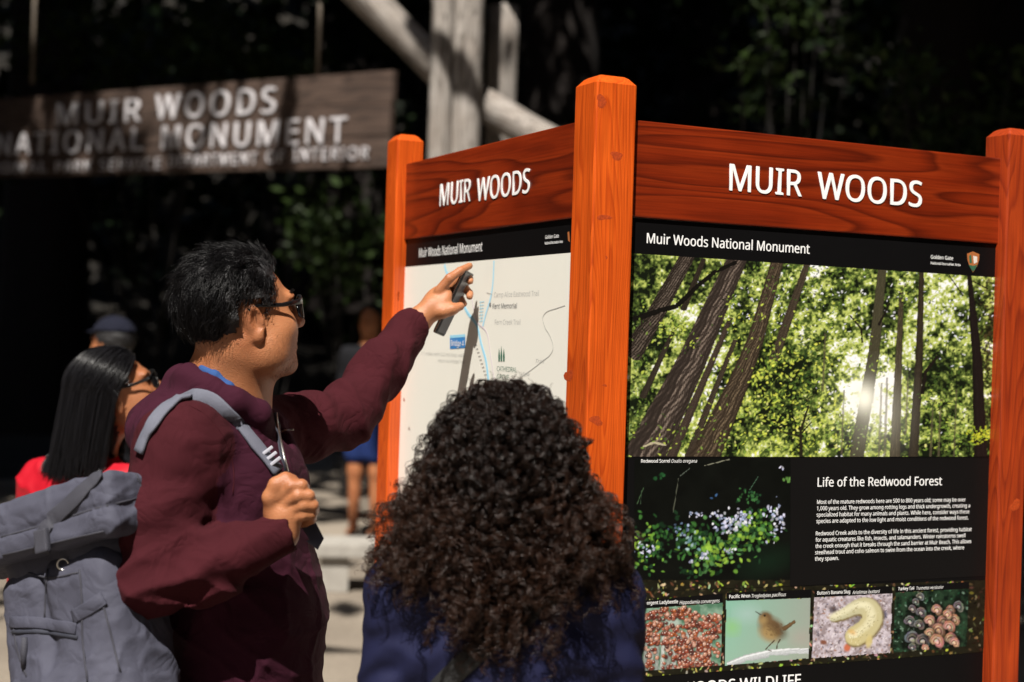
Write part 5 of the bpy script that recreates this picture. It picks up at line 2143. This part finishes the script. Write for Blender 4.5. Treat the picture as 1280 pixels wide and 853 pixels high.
# stubble on the jaw
bv = np.zeros(len(body.data.vertices) * 3, np.float32); body.data.vertices.foreach_get('co', bv); bv = bv.reshape(-1, 3)
bnm = np.zeros(len(body.data.vertices) * 3, np.float32); body.data.vertices.foreach_get('normal', bnm); bnm = bnm.reshape(-1, 3)
hl_ = (bv - HC) @ RH / HS
jaw = np.nonzero((np.abs(hl_[:, 1]) < .09) & (hl_[:, 2] < -.036 - .4 * np.clip(hl_[:, 0] - .06, 0, 1)) & (hl_[:, 2] > -.125) & (hl_[:, 0] > -.004 - .25 * (hl_[:, 2] + .04)) & (hl_[:, 0] < .14))[0]
st = []
for i in r.choice(jaw, size=min(4200, 3 * len(jaw))):
    q = bv[i] + r.normal(size=3) * .0016
    q = q - bnm[i] * 0.0004
    d = bnm[i] * .5 + np.array([0, 0, -.6]) + r.normal(size=3) * .25
    st.append(np.stack([q, q + d * .0011, q + d * .0022]))
hair_obj('stubble', st, .00011, hm_m, man, .6)
build_sunglasses(XM, RH, HS, 'black sunglasses worn by the man in the burgundy jacket')

# phone
ph_a, ph_b = np3(at(583, 338, 3.475)), np3(at(545, 417, 3.475))
pu = ph_a - ph_b; plen = np.linalg.norm(pu); pu /= plen
pw = np.array([.34, .93, .0]); pw -= pu * pw.dot(pu); pw /= np.linalg.norm(pw)
pn = np.cross(pu, pw)
PM = Matrix(((pw[0], pu[0], pn[0]), (pw[1], pu[1], pn[1]), (pw[2], pu[2], pn[2]))).to_4x4()
PM.translation = Vector((ph_a + ph_b) / 2 + pw * .016)
phone = empty('mobile_phone', PM.translation, 'dark mobile phone gripped in the pointing hand in front of the map', 'phone')
box_obj('case', PM, (.056, plen, .0095), mat('phone_case', (.018, .016, .018), .35, .2, 20), phone, .004, seg=3)
for sg in (-1, 1):
    seen = sg * Vector(pn).dot(CP - PM.translation) > 0
    box_obj('back_cover' if seen else 'screen', PM @ Matrix.Translation((0, 0, sg * .0050)), (.050, plen - .012, .0012), mat('phone_silver', (.12, .12, .13), .3, .1, 10) if seen else mat('phone_glass', (.02, .02, .022), .08, .1, 10), phone, .0004)
box_obj('frame', PM, (.0575, plen * .985, .0035), mat('phone_frame', (.5, .5, .5), .25, .1, 10, metal=1.0), phone, .001)

# ------------------------------------------------------------------ backpack on the man's right shoulder
bag_fab = mat('slate_canvas', (.058, .059, .083), .72, .14, 10, bump=.3, bscale=900, spec=.2, crumple=.5, cscale=13)
bag_dark = mat('slate_webbing', (.032, .032, .045), .7, .15, 40, bump=.4, bscale=1200)
bw = np.array([-.80, .50, -.30]); bw /= np.linalg.norm(bw)          # across the bag, sagging to his left
bu = np.array([.13, .02, 1.0]); bu -= bw * bu.dot(bw); bu /= np.linalg.norm(bu)
bn = np.cross(bu, bw)                                                 # out of the back
if bn[1] > 0:
    bn = -bn
RB = np.stack([bw, bn, bu], 1)
bc0 = np3(at(112, 800, 2.80))
bagroot = empty('backpack', Vector(bc0), 'slate grey roll-top backpack hanging from one shoulder of the man in burgundy', 'backpack')
BG = SDF()
BG.box(bc0 + bu * -.05, (.150, .085, .205), RB, .05, .03)
BG.ell(bc0 + bu * -.16 + bn * .03, (.15, .10, .13), RB, .05)
BGf0 = BG.ev


def bag_f(P):
    d = BG.ev(P)
    n = np.abs(d) < .05
    if n.any():
        Q = (P[n] - bc0) @ RB
        w = .005 * noise3(Q * np.array([6, 6, 3.0]), 31, 2) + .008 * (np.exp(-np.abs(np.sin(Q[:, 0] * 38 + 17 * Q[:, 2] + 1.8 * noise3(Q * 3.5, 32, 2))) / .28) - .3) * np.clip((.06 - Q[:, 2]) * 6, 0.15, 1)
        w += .0035 * (np.exp(-np.abs(noise3(Q * 6, 33, 2)) / .12) - .3)
        w -= .014 * np.exp(-((Q[:, 0] - (.01 + .1 * Q[:, 2])) / .016) ** 2) * np.clip((Q[:, 2] + .08) * 10, 0, 1)
        d[n] -= w.astype(np.float32)
    return d


lo_, hi_ = BG.bounds()
bagbody = skin_obj('main_compartment', bag_f, lo_, hi_, .0055, bag_fab, bagroot, slack=.03)
# rolled top
RT_ = SDF()
rt_a, rt_b = np3(at(172, 627, 2.74)), np3(at(-30, 688, 2.92))
rtc = (rt_a + rt_b) / 2
rw = rt_b - rt_a; rlen = np.linalg.norm(rw); rw /= rlen
rn = np.array([-.35, -.92, .20]); rn -= rw * rn.dot(rw); rn /= np.linalg.norm(rn)
ru = np.cross(rw, rn)
if ru[2] < 0:
    ru = -ru
RR = np.stack([rw, rn, ru], 1)
RT_.box(rtc, (rlen / 2 + .012, .075, .052), RR, .014, .02)
RT_.box(rtc + rn * .024 + ru * -.012, (rlen / 2 + .004, .054, .046), RR, .012, .010)


def rt_f(P):
    d = RT_.ev(P)
    n = np.abs(d) < .05
    if n.any():
        Q = (P[n] - rtc) @ RR
        w = .0040 * noise3(Q * np.array([5, 12, 9]), 41, 3)
        endf = np.clip((np.abs(Q[:, 0]) - rlen / 2 + .09) / .08, 0, 1)
        w += .0045 * endf * (np.exp(-np.abs(np.sin(Q[:, 2] * 60 + 40 * Q[:, 0] + 30 * Q[:, 1])) / .3) - .3)
        w += .0028 * (np.exp(-np.abs(noise3(Q * np.array([5, 5, 9.]), 43, 2)) / .12) - .3)
        w -= .004 * np.exp(-((Q[:, 2] + .012) / .005) ** 2) * (Q[:, 1] > .02)
        d[n] -= w.astype(np.float32)
    return d


lo_, hi_ = RT_.bounds()
rolltop = skin_obj('roll_top', rt_f, lo_, hi_, .005, bag_fab, bagroot, slack=.03)
# collar of cloth joining roll top and bag
CL = SDF()
cb = bc0 + bu * .14
CL.chain([rtc + ru * -.02 - rn * .02 + rw * -.08, cb + bw * -.07], [.055, .07], .03)
CL.chain([rtc + ru * -.02 - rn * .02 + rw * .08, cb + bw * .07], [.055, .07], .03)
CL.chain([cb + bw * -.08, cb + bw * .08], [.07, .07], .03)
skin_obj('neck_gusset', CL.ev, *CL.bounds(), .008, bag_fab, bagroot)


def lay(f, pts, w, th, name, material, d0=2.2, lift=.002, n=4, parent=None):
    P = [march(f, x, y, d0, 3.6) for x, y in [tuple(q[:2]) for q in spline([(x, y, 0) for x, y in pts], n)]]
    Ns = [Vector(grad(f, p)) for p in P]
    return ribbon_obj(name, [p + np3(nn) * lift for p, nn in zip(P, Ns)], w, th, Ns, material, parent or bagroot)


lay(rt_f, [(128, 592), (112, 606), (88, 630), (66, 650), (56, 664), (52, 690)], .030, .004, 'closing_strap', bag_dark)
bk_ = march(rt_f, 54, 676, 2.2, 3.4)
box_obj('buckle', Matrix.Translation(Vector(bk_) + Vector((0, -.006, 0))) @ Matrix(RR.tolist()).to_4x4(), (.030, .012, .042), bag_dark, bagroot, .004)
lay(bag_f, [(14, 778), (50, 779), (96, 786)], .020, .004, 'zip_flap', bag_fab)
lay(bag_f, [(16, 790), (52, 790), (98, 797)], .006, .003, 'zip', dark_tape)
lay(bag_f, [(92, 772), (112, 760), (130, 748)], .024, .004, 'side_flap', bag_fab)
for k_, pts_ in enumerate(([(100, 712), (103, 750), (104, 800), (110, 853)], [(18, 786), (22, 812), (34, 846)], [(60, 712), (58, 740), (56, 772)], [(128, 752), (138, 790), (150, 840)], [(30, 716), (64, 722), (98, 716)])):
    lay(bag_f, pts_, .0035, .003, 'seam', bag_dark, lift=.001)
for pts_ in ([(2, 672), (60, 655), (120, 636), (176, 622)], [(168, 590), (176, 608), (180, 630)], [(4, 694), (70, 678), (130, 664)]):
    lay(rt_f, pts_, .0035, .003, 'seam', bag_dark, lift=.001)
zq = march(bag_f, 32, 796, 2.2, 3.4)
tube_obj('zip_pull', [zq + np.array([0, -.006, 0]), zq + np.array([.001, -.009, -.028]), zq + np.array([.002, -.008, -.054])], [.006, .0065, .006], bag_dark, bagroot, 8)
ring = march(bag_f, 80, 705, 2.2, 3.4)
tube_obj('strap_ring', [ring + np.array([.010 * math.cos(a), -.006, .010 * math.sin(a)]) for a in np.linspace(0, 6.28, 13)], .002, steel, bagroot, 6)
# shoulder strap lying on the jacket
both = lambda P: np.minimum(jacket_f(P), .5)
lay(both, [(176, 566), (184, 546), (200, 520), (222, 502), (246, 496), (268, 502), (290, 522), (312, 549), (334, 576), (346, 590)], .027, .007, 'shoulder_strap', mat('strap_foam', (.11, .115, .15), .75, .12, 20, bump=.5, bscale=800), lift=.005, d0=2.3)
for x, y in ((328, 568), (333, 575), (338, 581)):
    p = march(both, x, y, 2.3, 3.4)
    g_ = grad(both, p)
    M = frame(Vector(p + g_ * .011), (.75, .1, .62), Vector(g_))
    box_obj('ladder_lock', M, (.030, .006, .006), mat('pale_plastic', (.42, .42, .48), .4, .1, 20), bagroot, .0015)
ribbon_obj('strap_tail', [at(352, 604, 2.80), at(372, 632, 2.805), at(388, 660, 2.80), at(396, 674, 2.795), at(390, 682, 2.79)], .026, .003, Vector((.3, -.9, .2)), bag_fab, bagroot)

# ------------------------------------------------------------------ woman with curly hair, back to the viewer
W2 = SDF()
R2 = head_axes(math.radians(97), math.radians(-4))
C2 = np3(at(628, 594, 2.56))
wom = empty('person', Vector((C2[0], C2[1], 0)), 'woman with long dark curly hair in a navy jacket seen from behind', 'person')
X2 = add_head(W2, C2, R2, .96)
nb2 = np3(at(632, 694, 2.60))
W2.cone(X2(-.025, 0, -.06), nb2, .052, .056, .03)
ch2, be2, hp2 = nb2 + np.array([0, .02, -.20]), nb2 + np.array([0, .02, -.40]), nb2 + np.array([0, .0, -.56])
W2.cone(nb2, ch2, .07, .1, .06)
W2.ell(ch2, (.145, .10, .14), None, .05)
W2.ell(be2, (.135, .10, .15), None, .05)
W2.ell(hp2, (.155, .12, .12), None, .05)
arms2 = []
for sx_ in (-1, 1):
    sh = nb2 + np.array([sx_ * .160, .01, -.072]); el = nb2 + np.array([sx_ * .195, .02, -.33]); wr = nb2 + np.array([sx_ * .13, .20, -.42])
    W2.chain([nb2 + np.array([0, 0, -.05]), sh, el, wr], [.05, .046, .036, .024], .03)
    arms2.append((sh, el, wr))
    hd = wr + np.array([-sx_ * .03, .06, -.005])
    W2.cone(wr, hd, .024, .028, .02)
    for k in range(4):
        b0 = hd + np.array([-sx_ * .01, .015, .024 - .016 * k])
        finger(W2, [b0, b0 + np.array([-sx_ * .020, .030, 0]), b0 + np.array([-sx_ * .045, .030, -.004]), b0 + np.array([-sx_ * .055, .012, -.008])], .0088, .007)
    b0 = hd + np.array([-sx_ * .0, -.005, .024])
    finger(W2, [b0, b0 + np.array([-sx_ * .025, .010, .018]), b0 + np.array([-sx_ * .045, .022, .012])], .0105, .008)
    h0 = hp2 + np.array([sx_ * .085, 0, -.06])
    W2.chain([h0, (h0[0], h0[1], .42), (h0[0], h0[1] - .01, .07)], [.072, .05, .034], .04)
    W2.cone((h0[0], h0[1] - .04, .045), (h0[0], h0[1] + .13, .035), .034, .028, .03)
skin_obj('body', W2.ev, *W2.bounds(), .006, skin_mat2, wom)
J2 = SDF()
J2.ell(ch2 + np.array([0, -.005, .04]), (.172, .128, .155), None, .05)
J2.ell(be2, (.165, .125, .17), None, .06)
J2.ell(hp2 + np.array([0, 0, .06]), (.175, .14, .10), None, .06)
J2.cone(nb2 + np.array([0, 0, .01]), ch2, .068, .11, .06)
for sh, el, wr in arms2:
    J2.chain([nb2 + np.array([0, 0, -.055]), sh, el], [.075, .066, .054], .04)
    J2.chain([el, wr], [.053, .036], .03)
J2.cone(nb2 + np.array([0, 0, -.0]), nb2 + np.array([0, 0, .12]), .056, .08, .01, 1)


def j2_f(P):
    d = J2.ev(P)
    n = np.abs(d) < .05
    if n.any():
        Q = P[n].astype(float)
        w = .0035 * noise3(Q * np.array([6, 6, 7]), 51, 3)
        for sx_, (sh, el, wr) in zip((-1, 1), arms2):
            rel = Q - (sh * .45 + ch2 * .35 + el * .2)
            w += .006 * np.exp(-(rel ** 2).sum(1) / .012) * np.sin(rel @ np.array([sx_ * 60, 0, 52]) + 2 * noise3(Q * 6, 52, 2))
            rel = Q - (sh * .5 + el * .5)
            w += .0055 * np.exp(-(rel ** 2).sum(1) / .010) * np.sin(rel @ np.array([sx_ * 22, 20, 85]) + 2.4 * noise3(Q * 7, 53, 2))
        d[n] -= w.astype(np.float32)
    return d


navy = mat('navy_softshell', (.0085, .010, .038), .7, .14, 10, bump=.3, bscale=1100, spec=.2)
skin_obj('jacket', j2_f, *J2.bounds(), .0055, navy, wom, slack=.03)['label'] = 'navy blue jacket'
T2 = SDF()
for sx_ in (-1, 1):
    h0 = hp2 + np.array([sx_ * .085, 0, -.03])
    T2.chain([h0, (h0[0], h0[1], .42), (h0[0], h0[1], .05)], [.10, .07, .05], .05)
T2.ell(hp2, (.168, .13, .10), None, .05)
skin_obj('trousers', T2.ev, *T2.bounds(), .012, cloth_mat('blue_denim', (.02, .03, .06)), wom)
# curls
hair2 = hair_mat('dark_brown_curls', (.010, .0058, .0046), .28, (.030, .0135, .0082))
r = np.random.default_rng(77)


def pred2(p):
    x, z = p[:, 0], p[:, 2]
    return z > np.interp(x, [-.12, -.03, .02, .05, .08, .1], [-.06, -.06, .0, .04, .085, .2])


hair_shell('hair_base', X2, pred2, .010, mat('hair_base_brown', (.008, .005, .0045), .7, .4, 80, bump=.8, bscale=200), wom, 5, .007)
strands = []
hc = np.array(X2(0, 0, .03))
loc2 = scalp_points(720, pred2, r)
GU, INFO = [], []
for p, nrm in loc2:
    root = np.array(X2(*p))
    nw = R2 @ nrm
    rad = root - hc; rad[2] = 0
    ang = math.atan2(rad[1], rad[0]) + r.normal() * .16
    hr = np.linalg.norm(rad)
    side = abs(math.cos(ang))                       # to the sides the mass flares
    endz = r.uniform(1.09, 1.225)
    u_ = r.random()
    if u_ < .22 and side < .62:
        endz = r.uniform(.98, 1.10)
    if side > .8 and u_ > .8:
        endz = r.uniform(1.07, 1.12)
    rend = (.102 + .092 * side ** 2) * r.uniform(.6, 1.08)
    out = np.array([math.cos(ang), math.sin(ang), 0])
    p1 = root + nw * r.uniform(.016, .034) + out * .005
    zm_ = max(endz + .05, root[2] - .10 * r.uniform(.6, 1.5))
    mid = np.array([hc[0], hc[1], 0]) + out * max(hr + .016, .082 + .052 * side * r.uniform(.5, 1.1)) + np.array([0, 0, zm_])
    mid2 = np.array([hc[0], hc[1], 0]) + out * (rend * .93 + .012) + np.array([0, 0, endz * .55 + zm_ * .45])
    end = np.array([hc[0], hc[1], 0]) + out * rend + np.array([0, 0, endz]) + r.normal(size=3) * .014
    g = np.array(spline([root, p1, mid, mid2, end], 10))
    seg = np.linalg.norm(np.diff(g, axis=0), axis=1)
    s_ = np.concatenate([[0], np.cumsum(seg)])
    Lg = s_[-1]
    pitch = r.uniform(.016, .034)
    m = int(Lg / pitch * 8) + 4
    ss = np.linspace(0, Lg, m)
    G = np.stack([np.interp(ss, s_, g[:, i]) for i in range(3)], 1)
    wob = .016 * r.uniform(.4, 1.3)
    k1, k2 = r.uniform(9, 22, 2); f1, f2 = r.uniform(0, 6.28, 2)
    G[:, 0] += wob * np.sin(ss * k1 * 3 + f1) * np.clip(ss / .08, 0, 1)
    G[:, 1] += wob * np.sin(ss * k2 * 3 + f2) * np.clip(ss / .08, 0, 1)
    GU.append(G); INFO.append((ss, Lg, pitch))
ALL = push_out(np.concatenate(GU), J2.ev, .013)
k0 = 0
for G0, (ss, Lg, pitch) in zip(GU, INFO):
    m = len(G0)
    G = ALL[k0:k0 + m]; k0 += m
    T = np.gradient(G, axis=0); T /= np.linalg.norm(T, axis=1)[:, None] + 1e-9
    a1 = np.cross(T, np.array([.3, .9, .2])); a1 /= np.linalg.norm(a1, axis=1)[:, None] + 1e-9
    a2 = np.cross(T, a1)
    hrad = r.uniform(.0042, .0105) * (pitch / .025) ** .5
    ph0 = r.uniform(0, 6.28)
    hand = 1 if r.random() < .5 else -1
    env_ = np.clip(ss / .03, 0, 1) * hrad * (.8 + .3 * ss / Lg)
    frz = r.uniform(.10, .38)
    for _ in range(9):
        ph = ph0 + r.normal() * frz + ss / pitch * 6.283 * hand * (1 + r.normal() * .006)
        rr = env_ * r.uniform(.7, 1.25)
        o = r.normal(size=3) * .0026
        cut = int(m * r.uniform(.90, 1.0))
        strands.append((G + o + a1 * (rr * np.cos(ph))[:, None] + a2 * (rr * np.sin(ph))[:, None])[:cut])
# loose frizz
for p, nrm in scalp_points(900, pred2, r):
    root = np.array(X2(*p)); nw = R2 @ nrm
    l = r.uniform(.012, .030)
    d = nw + r.normal(size=3) * .6
    c = r.normal(size=3)
    pts = [root + nw * .024]
    for k in range(12):
        d = d + c * .5 * math.sin(k * 1.1 + c[0] * 5) + r.normal(size=3) * .25
        d /= np.linalg.norm(d)
        pts.append(pts[-1] + d * l / 8)
    strands.append(np.array(pts))
hair_obj('hair', strands, .0006, hair2, wom, .5)
# bag strap across her back
bag2 = empty('crossbody_bag', Vector(hp2 + np.array([-.2, -.02, 0])), 'black strap of a crossbody bag over the navy jacket', 'bag')
blk = mat('black_webbing', (.010, .010, .011), .6, .2, 60, bump=.4, bscale=900)
P = [march(j2_f, x, y, 2.2, 3.2) for x, y in [tuple(q[:2]) for q in spline([(752, 690, 0), (722, 716, 0), (690, 742, 0), (640, 780, 0), (600, 812, 0), (560, 850, 0), (520, 895, 0)], 5)]]
P = [p for p in P]
ribbon_obj('strap', [p + grad(j2_f, p) * .003 for p in P], .036, .004, [Vector(grad(j2_f, p)) for p in P], blk, bag2)
pb = Vector(P[-1])
ribbon_obj('strap', [pb, pb + Vector((-.06, .02, -.10)), pb + Vector((-.10, .06, -.2))], .036, .004, Vector((-.6, -.8, .1)), blk, bag2)
box_obj('pouch', frame(pb + Vector((-.10, .08, -.30)), (.3, 1, 0), (0, 0, 1)), (.26, .08, .20), blk, bag2, .02, seg=3)

# ------------------------------------------------------------------ woman with straight black hair behind the backpack
W3 = SDF()
R3 = head_axes(math.radians(14), math.radians(22), math.radians(4))
C3 = np3(at(146, 494, 4.2))
wom3 = empty('person', Vector((C3[0], C3[1], 0)), 'woman with straight black hair and a red top behind the backpack', 'person')
X3 = add_head(W3, C3, R3, 1.0)
nb3 = np3(at(108, 580, 4.22))
W3.cone(X3(-.03, 0, -.05), nb3, .05, .056, .03)


def plain_body(S, nbx, heading, hgt_hip=.82, w=.155, r=1.0, arm=True, shoes=True):
    c, s = math.cos(heading), math.sin(heading)
    F_ = np.array([c, s, 0]); L_ = np.array([-s, c, 0])
    Rb = np.stack([F_, L_, np.array([0, 0, 1.0])], 1)
    ch = nbx + np.array([0, 0, -.2]); hp = np.array([nbx[0], nbx[1], hgt_hip]); be = (ch + hp) / 2
    S.cone(nbx, ch, .065 * r, .095 * r, .06)
    S.ell(ch, (.10 * r, w * .95, .15), Rb, .05)
    S.ell(be, (.10 * r, w * .85, .17), Rb, .05)
    S.ell(hp, (.115 * r, w, .13), Rb, .05)
    parts = {'ch': ch, 'be': be, 'hp': hp, 'R': Rb, 'arms': [], 'legs': []}
    for sg in (-1, 1):
        sh = nbx + L_ * sg * w + np.array([0, 0, -.065]); el = sh + L_ * sg * .04 + np.array([0, 0, -.27]); wr = el + F_ * .10 + np.array([0, 0, -.22])
        S.chain([nbx + np.array([0, 0, -.05]), sh, el, wr], [.048 * r, .045 * r, .036 * r, .024 * r], .03)
        hd = wr + F_ * .02 + np.array([0, 0, -.06])
        S.cone(wr, hd, .022, .028, .02)
        for k in range(4):
            b0 = hd + F_ * (.022 - .015 * k) + np.array([0, 0, -.02])
            finger(S, [b0, b0 + np.array([0, 0, -.035]) + F_ * .003, b0 + np.array([0, 0, -.055]) - L_ * sg * .010], .008, .0065)
        b0 = hd + F_ * .02
        finger(S, [b0, b0 + F_ * .022 + np.array([0, 0, -.02]), b0 + F_ * .026 + np.array([0, 0, -.04])], .010, .0075)
        h0 = hp + L_ * sg * .085 + np.array([0, 0, -.05])
        kn = h0 * 1; kn[2] = hgt_hip * .53; an = h0 * 1; an[2] = .08
        S.chain([h0, kn, an], [.078 * r, .052 * r, .036 * r], .04)
        S.cone(an + np.array([0, 0, -.04]) - F_ * .04, an + np.array([0, 0, -.05]) + F_ * .13, .034, .026, .03)
        parts['arms'].append((sh, el, wr)); parts['legs'].append((h0, kn, an))
    return parts


p3 = plain_body(W3, nb3, math.radians(58), .78, .16)
skin_obj('body', W3.ev, *W3.bounds(), .007, skin_mat2, wom3)


def plain_top(parts, nbx, infl, sleeve, vox, material, parent, wr_seed=0, name='top', hem=.0):
    S = SDF()
    S.ell(parts['ch'] + np.array([0, 0, .03]), (.105 + infl, .155 + infl, .155), parts['R'], .05)
    S.ell(parts['be'], (.11 + infl, .145 + infl, .17), parts['R'], .06)
    S.ell(parts['hp'] + np.array([0, 0, .08 + hem]), (.125 + infl, .16 + infl, .10), parts['R'], .06)
    S.cone(nbx + np.array([0, 0, -.0]), parts['ch'], .068, .11, .06)
    for sh, el, wr in parts['arms']:
        e2 = sh + (el - sh) * min(1, sleeve)
        S.chain([nbx + np.array([0, 0, -.055]), sh, e2], [.062, .050 + infl * .4, .046 + infl * .5], .07)
        if sleeve > 1:
            S.chain([el, el + (wr - el) * (sleeve - 1)], [.05 + infl * .5, .036], .03)
    S.cone(nbx, nbx + np.array([0, 0, .12]), .056, .08, .01, 1)

    def f(P):
        d = S.ev(P)
        n = np.abs(d) < .05
        if n.any():
            Q = P[n].astype(float)
            d[n] -= (.004 * noise3(Q * 6, 70 + wr_seed, 2) + .008 * (np.exp(-np.abs(noise3(Q * np.array([4.5, 4.5, 2.5]), 90 + wr_seed, 2)) / .14) - .3)).astype(np.float32)
        return d
    return skin_obj(name, f, *S.bounds(), vox, material, parent, slack=.03), S.ev


red_m = mat('red_satin', (.38, .004, .014), .5, .15, 12, spec=.4)
_, top3f = plain_top(p3, nb3, .02, 1.9, .008, red_m, wom3, 1, 'red_top')
T3 = SDF()
for h0, kn, an in p3['legs']:
    T3.chain([h0 + np.array([0, 0, .04]), kn, an + np.array([0, 0, -.02])], [.10, .07, .05], .05)
skin_obj('trousers', T3.ev, *T3.bounds(), .012, cloth_mat('black_trousers', (.012, .012, .014)), wom3)


def pred3(p):
    x, z = p[:, 0], p[:, 2]
    return z > np.interp(x, [-.12, -.02, .0, .03, .055, .08, .1], [-.06, -.05, .012, .03, .055, .09, .2])


hair3 = hair_mat('black_straight_hair', (.010, .0095, .011), .28)
hair_shell('hair_base', X3, pred3, .010, mat('hair_base_gloss', (.008, .008, .009), .4, .2, 40), wom3, 8, .001)
r = np.random.default_rng(99)
strands = []
GS = []
hc3 = np.array(X3(-.01, 0, .03))
back3 = R3 @ np.array([-1.0, 0, 0]); back3[2] = 0; back3 /= np.linalg.norm(back3)
rows = scalp_points(900, pred3, r)
Pq = np.array([p for p, _ in rows])
dn = R3.T @ np.array([0, 0, -1.0]); bk3 = np.array([-1.0, 0, 0])
cc, rr3 = np.array([-.014, 0, .036]), np.array([.098, .078, .088]) + .013
Pq = cc + (Pq - cc) / (rr3 - .013) * rr3
track = [Pq.copy()]
sidew = np.clip(np.abs(Pq[:, 1:2]) / .07, 0, 1)
for k in range(46):
    q = (Pq - cc) / rr3
    nn_ = q / rr3; nn_ /= np.linalg.norm(nn_, axis=1)[:, None]
    d = dn * (1.0) + bk3 * (.75 + .5 * sidew * (Pq[:, 0:1] > -.06)) + np.array([0, 1, 0]) * np.sign(Pq[:, 1:2]) * .25
    low = (((Pq - cc) @ -dn) < -.01)[:, None]
    tang = d - nn_ * (d * nn_).sum(1)[:, None]
    tang /= np.linalg.norm(tang, axis=1)[:, None] + 1e-6
    fall = dn + bk3 * .16 * (k < 30)
    fall = fall / np.linalg.norm(fall)
    step = np.where(low, fall * .75 + tang * .25 * (((q ** 2).sum(1) < 1.15)[:, None]), tang)
    Pq = Pq + step / (np.linalg.norm(step, axis=1)[:, None] + 1e-9) * .0105
    track.append(Pq.copy())
track = np.array(track).transpose(1, 0, 2)
for i in range(len(track)):
    W_ = C3 + track[i] @ R3.T
    endz = nb3[2] + r.uniform(-.06, .035)
    keep = W_[:, 2] > endz
    W_ = W_[:max(4, int(keep.sum()))]
    GS.append(W_)
ALL = push_out(push_out(np.concatenate(GS), W3.ev, .008), top3f, .008)
k0 = 0
for G0 in GS:
    G = ALL[k0:k0 + len(G0)]; k0 += len(G0)
    for _ in range(10):
        o = r.normal(size=3) * .0030
        cut = int(len(G) * r.uniform(.92, 1))
        strands.append((G + o * np.linspace(.4, 1.2, len(G))[:, None])[:cut])
hair_obj('hair', strands, .0006, hair3, wom3, .6)
build_sunglasses(X3, R3, 1.0, 'dark sunglasses worn by the woman in the red top')

# ------------------------------------------------------------------ person in a dark cap farther back
W4 = SDF()
R4 = head_axes(math.radians(150), 0, 0)
C4 = np3(at(140, 432, 7.2))
per4 = empty('person', Vector((C4[0], C4[1], 0)), 'person in a dark blue cap standing far behind the woman in red', 'person')
X4 = add_head(W4, C4, R4, .97)
nb4 = C4 + np.array([0, 0, -.19])
W4.cone(X4(-.02, 0, -.05), nb4, .05, .055, .03)
p4 = plain_body(W4, nb4, math.radians(150), .76, .15)
skin_obj('body', W4.ev, *W4.bounds(), .010, skin_mat2, per4)
plain_top(p4, nb4, .02, 1.9, .012, cloth_mat('charcoal_coat', (.012, .012, .015)), per4, 2, 'coat')
T4 = SDF()
for h0, kn, an in p4['legs']:
    T4.chain([h0 + np.array([0, 0, .04]), kn, an + np.array([0, 0, -.02])], [.10, .07, .05], .05)
skin_obj('trousers', T4.ev, *T4.bounds(), .016, cloth_mat('black_jeans', (.012, .012, .014)), per4)
hair_shell('hair', X4, lambda p: p[:, 2] > np.interp(p[:, 0], [-.12, -.02, .03, .06, .09], [-.05, -.05, .03, .07, .2]), .008, hshell, per4, 9, .003)
cap = empty('baseball_cap', Vector(X4(0, 0, .1)), 'dark blue cap on the person far behind the woman in red', 'cap')
capm = cloth_mat('navy_cap', (.010, .011, .020))
hair_shell('crown', X4, lambda p: p[:, 2] > .068, .018, capm, cap, 10, .002)
nV = []
for k in range(13):
    a = -1.15 + 2.3 * k / 12
    for rr in (.092, .165 - .03 * abs(a)):
        nV.append(tuple(X4(-.012 + rr * math.cos(a), rr * .82 * math.sin(a), .074 - .012 * (rr > .1))))
me = bpy.data.meshes.new('visor')
me.from_pydata(nV, [], [(2 * k, 2 * k + 1, 2 * k + 3, 2 * k + 2) for k in range(12)])
me.update()
mkobj('visor', me, capm, cap, smooth=True)

# ------------------------------------------------------------------ far walker in blue shorts
W5 = SDF()
hd5 = math.radians(-100)
R5 = head_axes(hd5, 0, 0)
gp = at(457, 668, 12.2)
C5 = np3(at(463, 402, 12.2))
per5 = empty('person', Vector((C5[0], C5[1], 0)), 'walker in dark top and blue shorts far behind the map post', 'person')
X5 = add_head(W5, C5, R5, 1.0)
nb5 = C5 + np.array([0, 0, -.20])
W5.cone(X5(-.02, 0, -.05), nb5, .055, .06, .03)
p5 = plain_body(W5, nb5, hd5, .93, .17, 1.05)
skin_obj('body', W5.ev, *W5.bounds(), .011, skin_mat, per5)
plain_top(p5, nb5, .02, .9, .014, cloth_mat('black_shirt', (.010, .010, .012)), per5, 3, 'shirt')
T5 = SDF()
T5.ell(p5['hp'] + np.array([0, 0, .02]), (.135, .185, .12), p5['R'], .05)
for h0, kn, an in p5['legs']:
    T5.chain([h0, h0 * .35 + kn * .65], [.105, .092], .05)
skin_obj('shorts', T5.ev, *T5.bounds(), .014, cloth_mat('blue_shorts', (.014, .028, .11)), per5)
hair_shell('hair', X5, lambda p: p[:, 2] > np.interp(p[:, 0], [-.12, -.02, .03, .06, .09], [-.05, -.05, .03, .07, .2]), .010, hshell, per5, 11, .003)
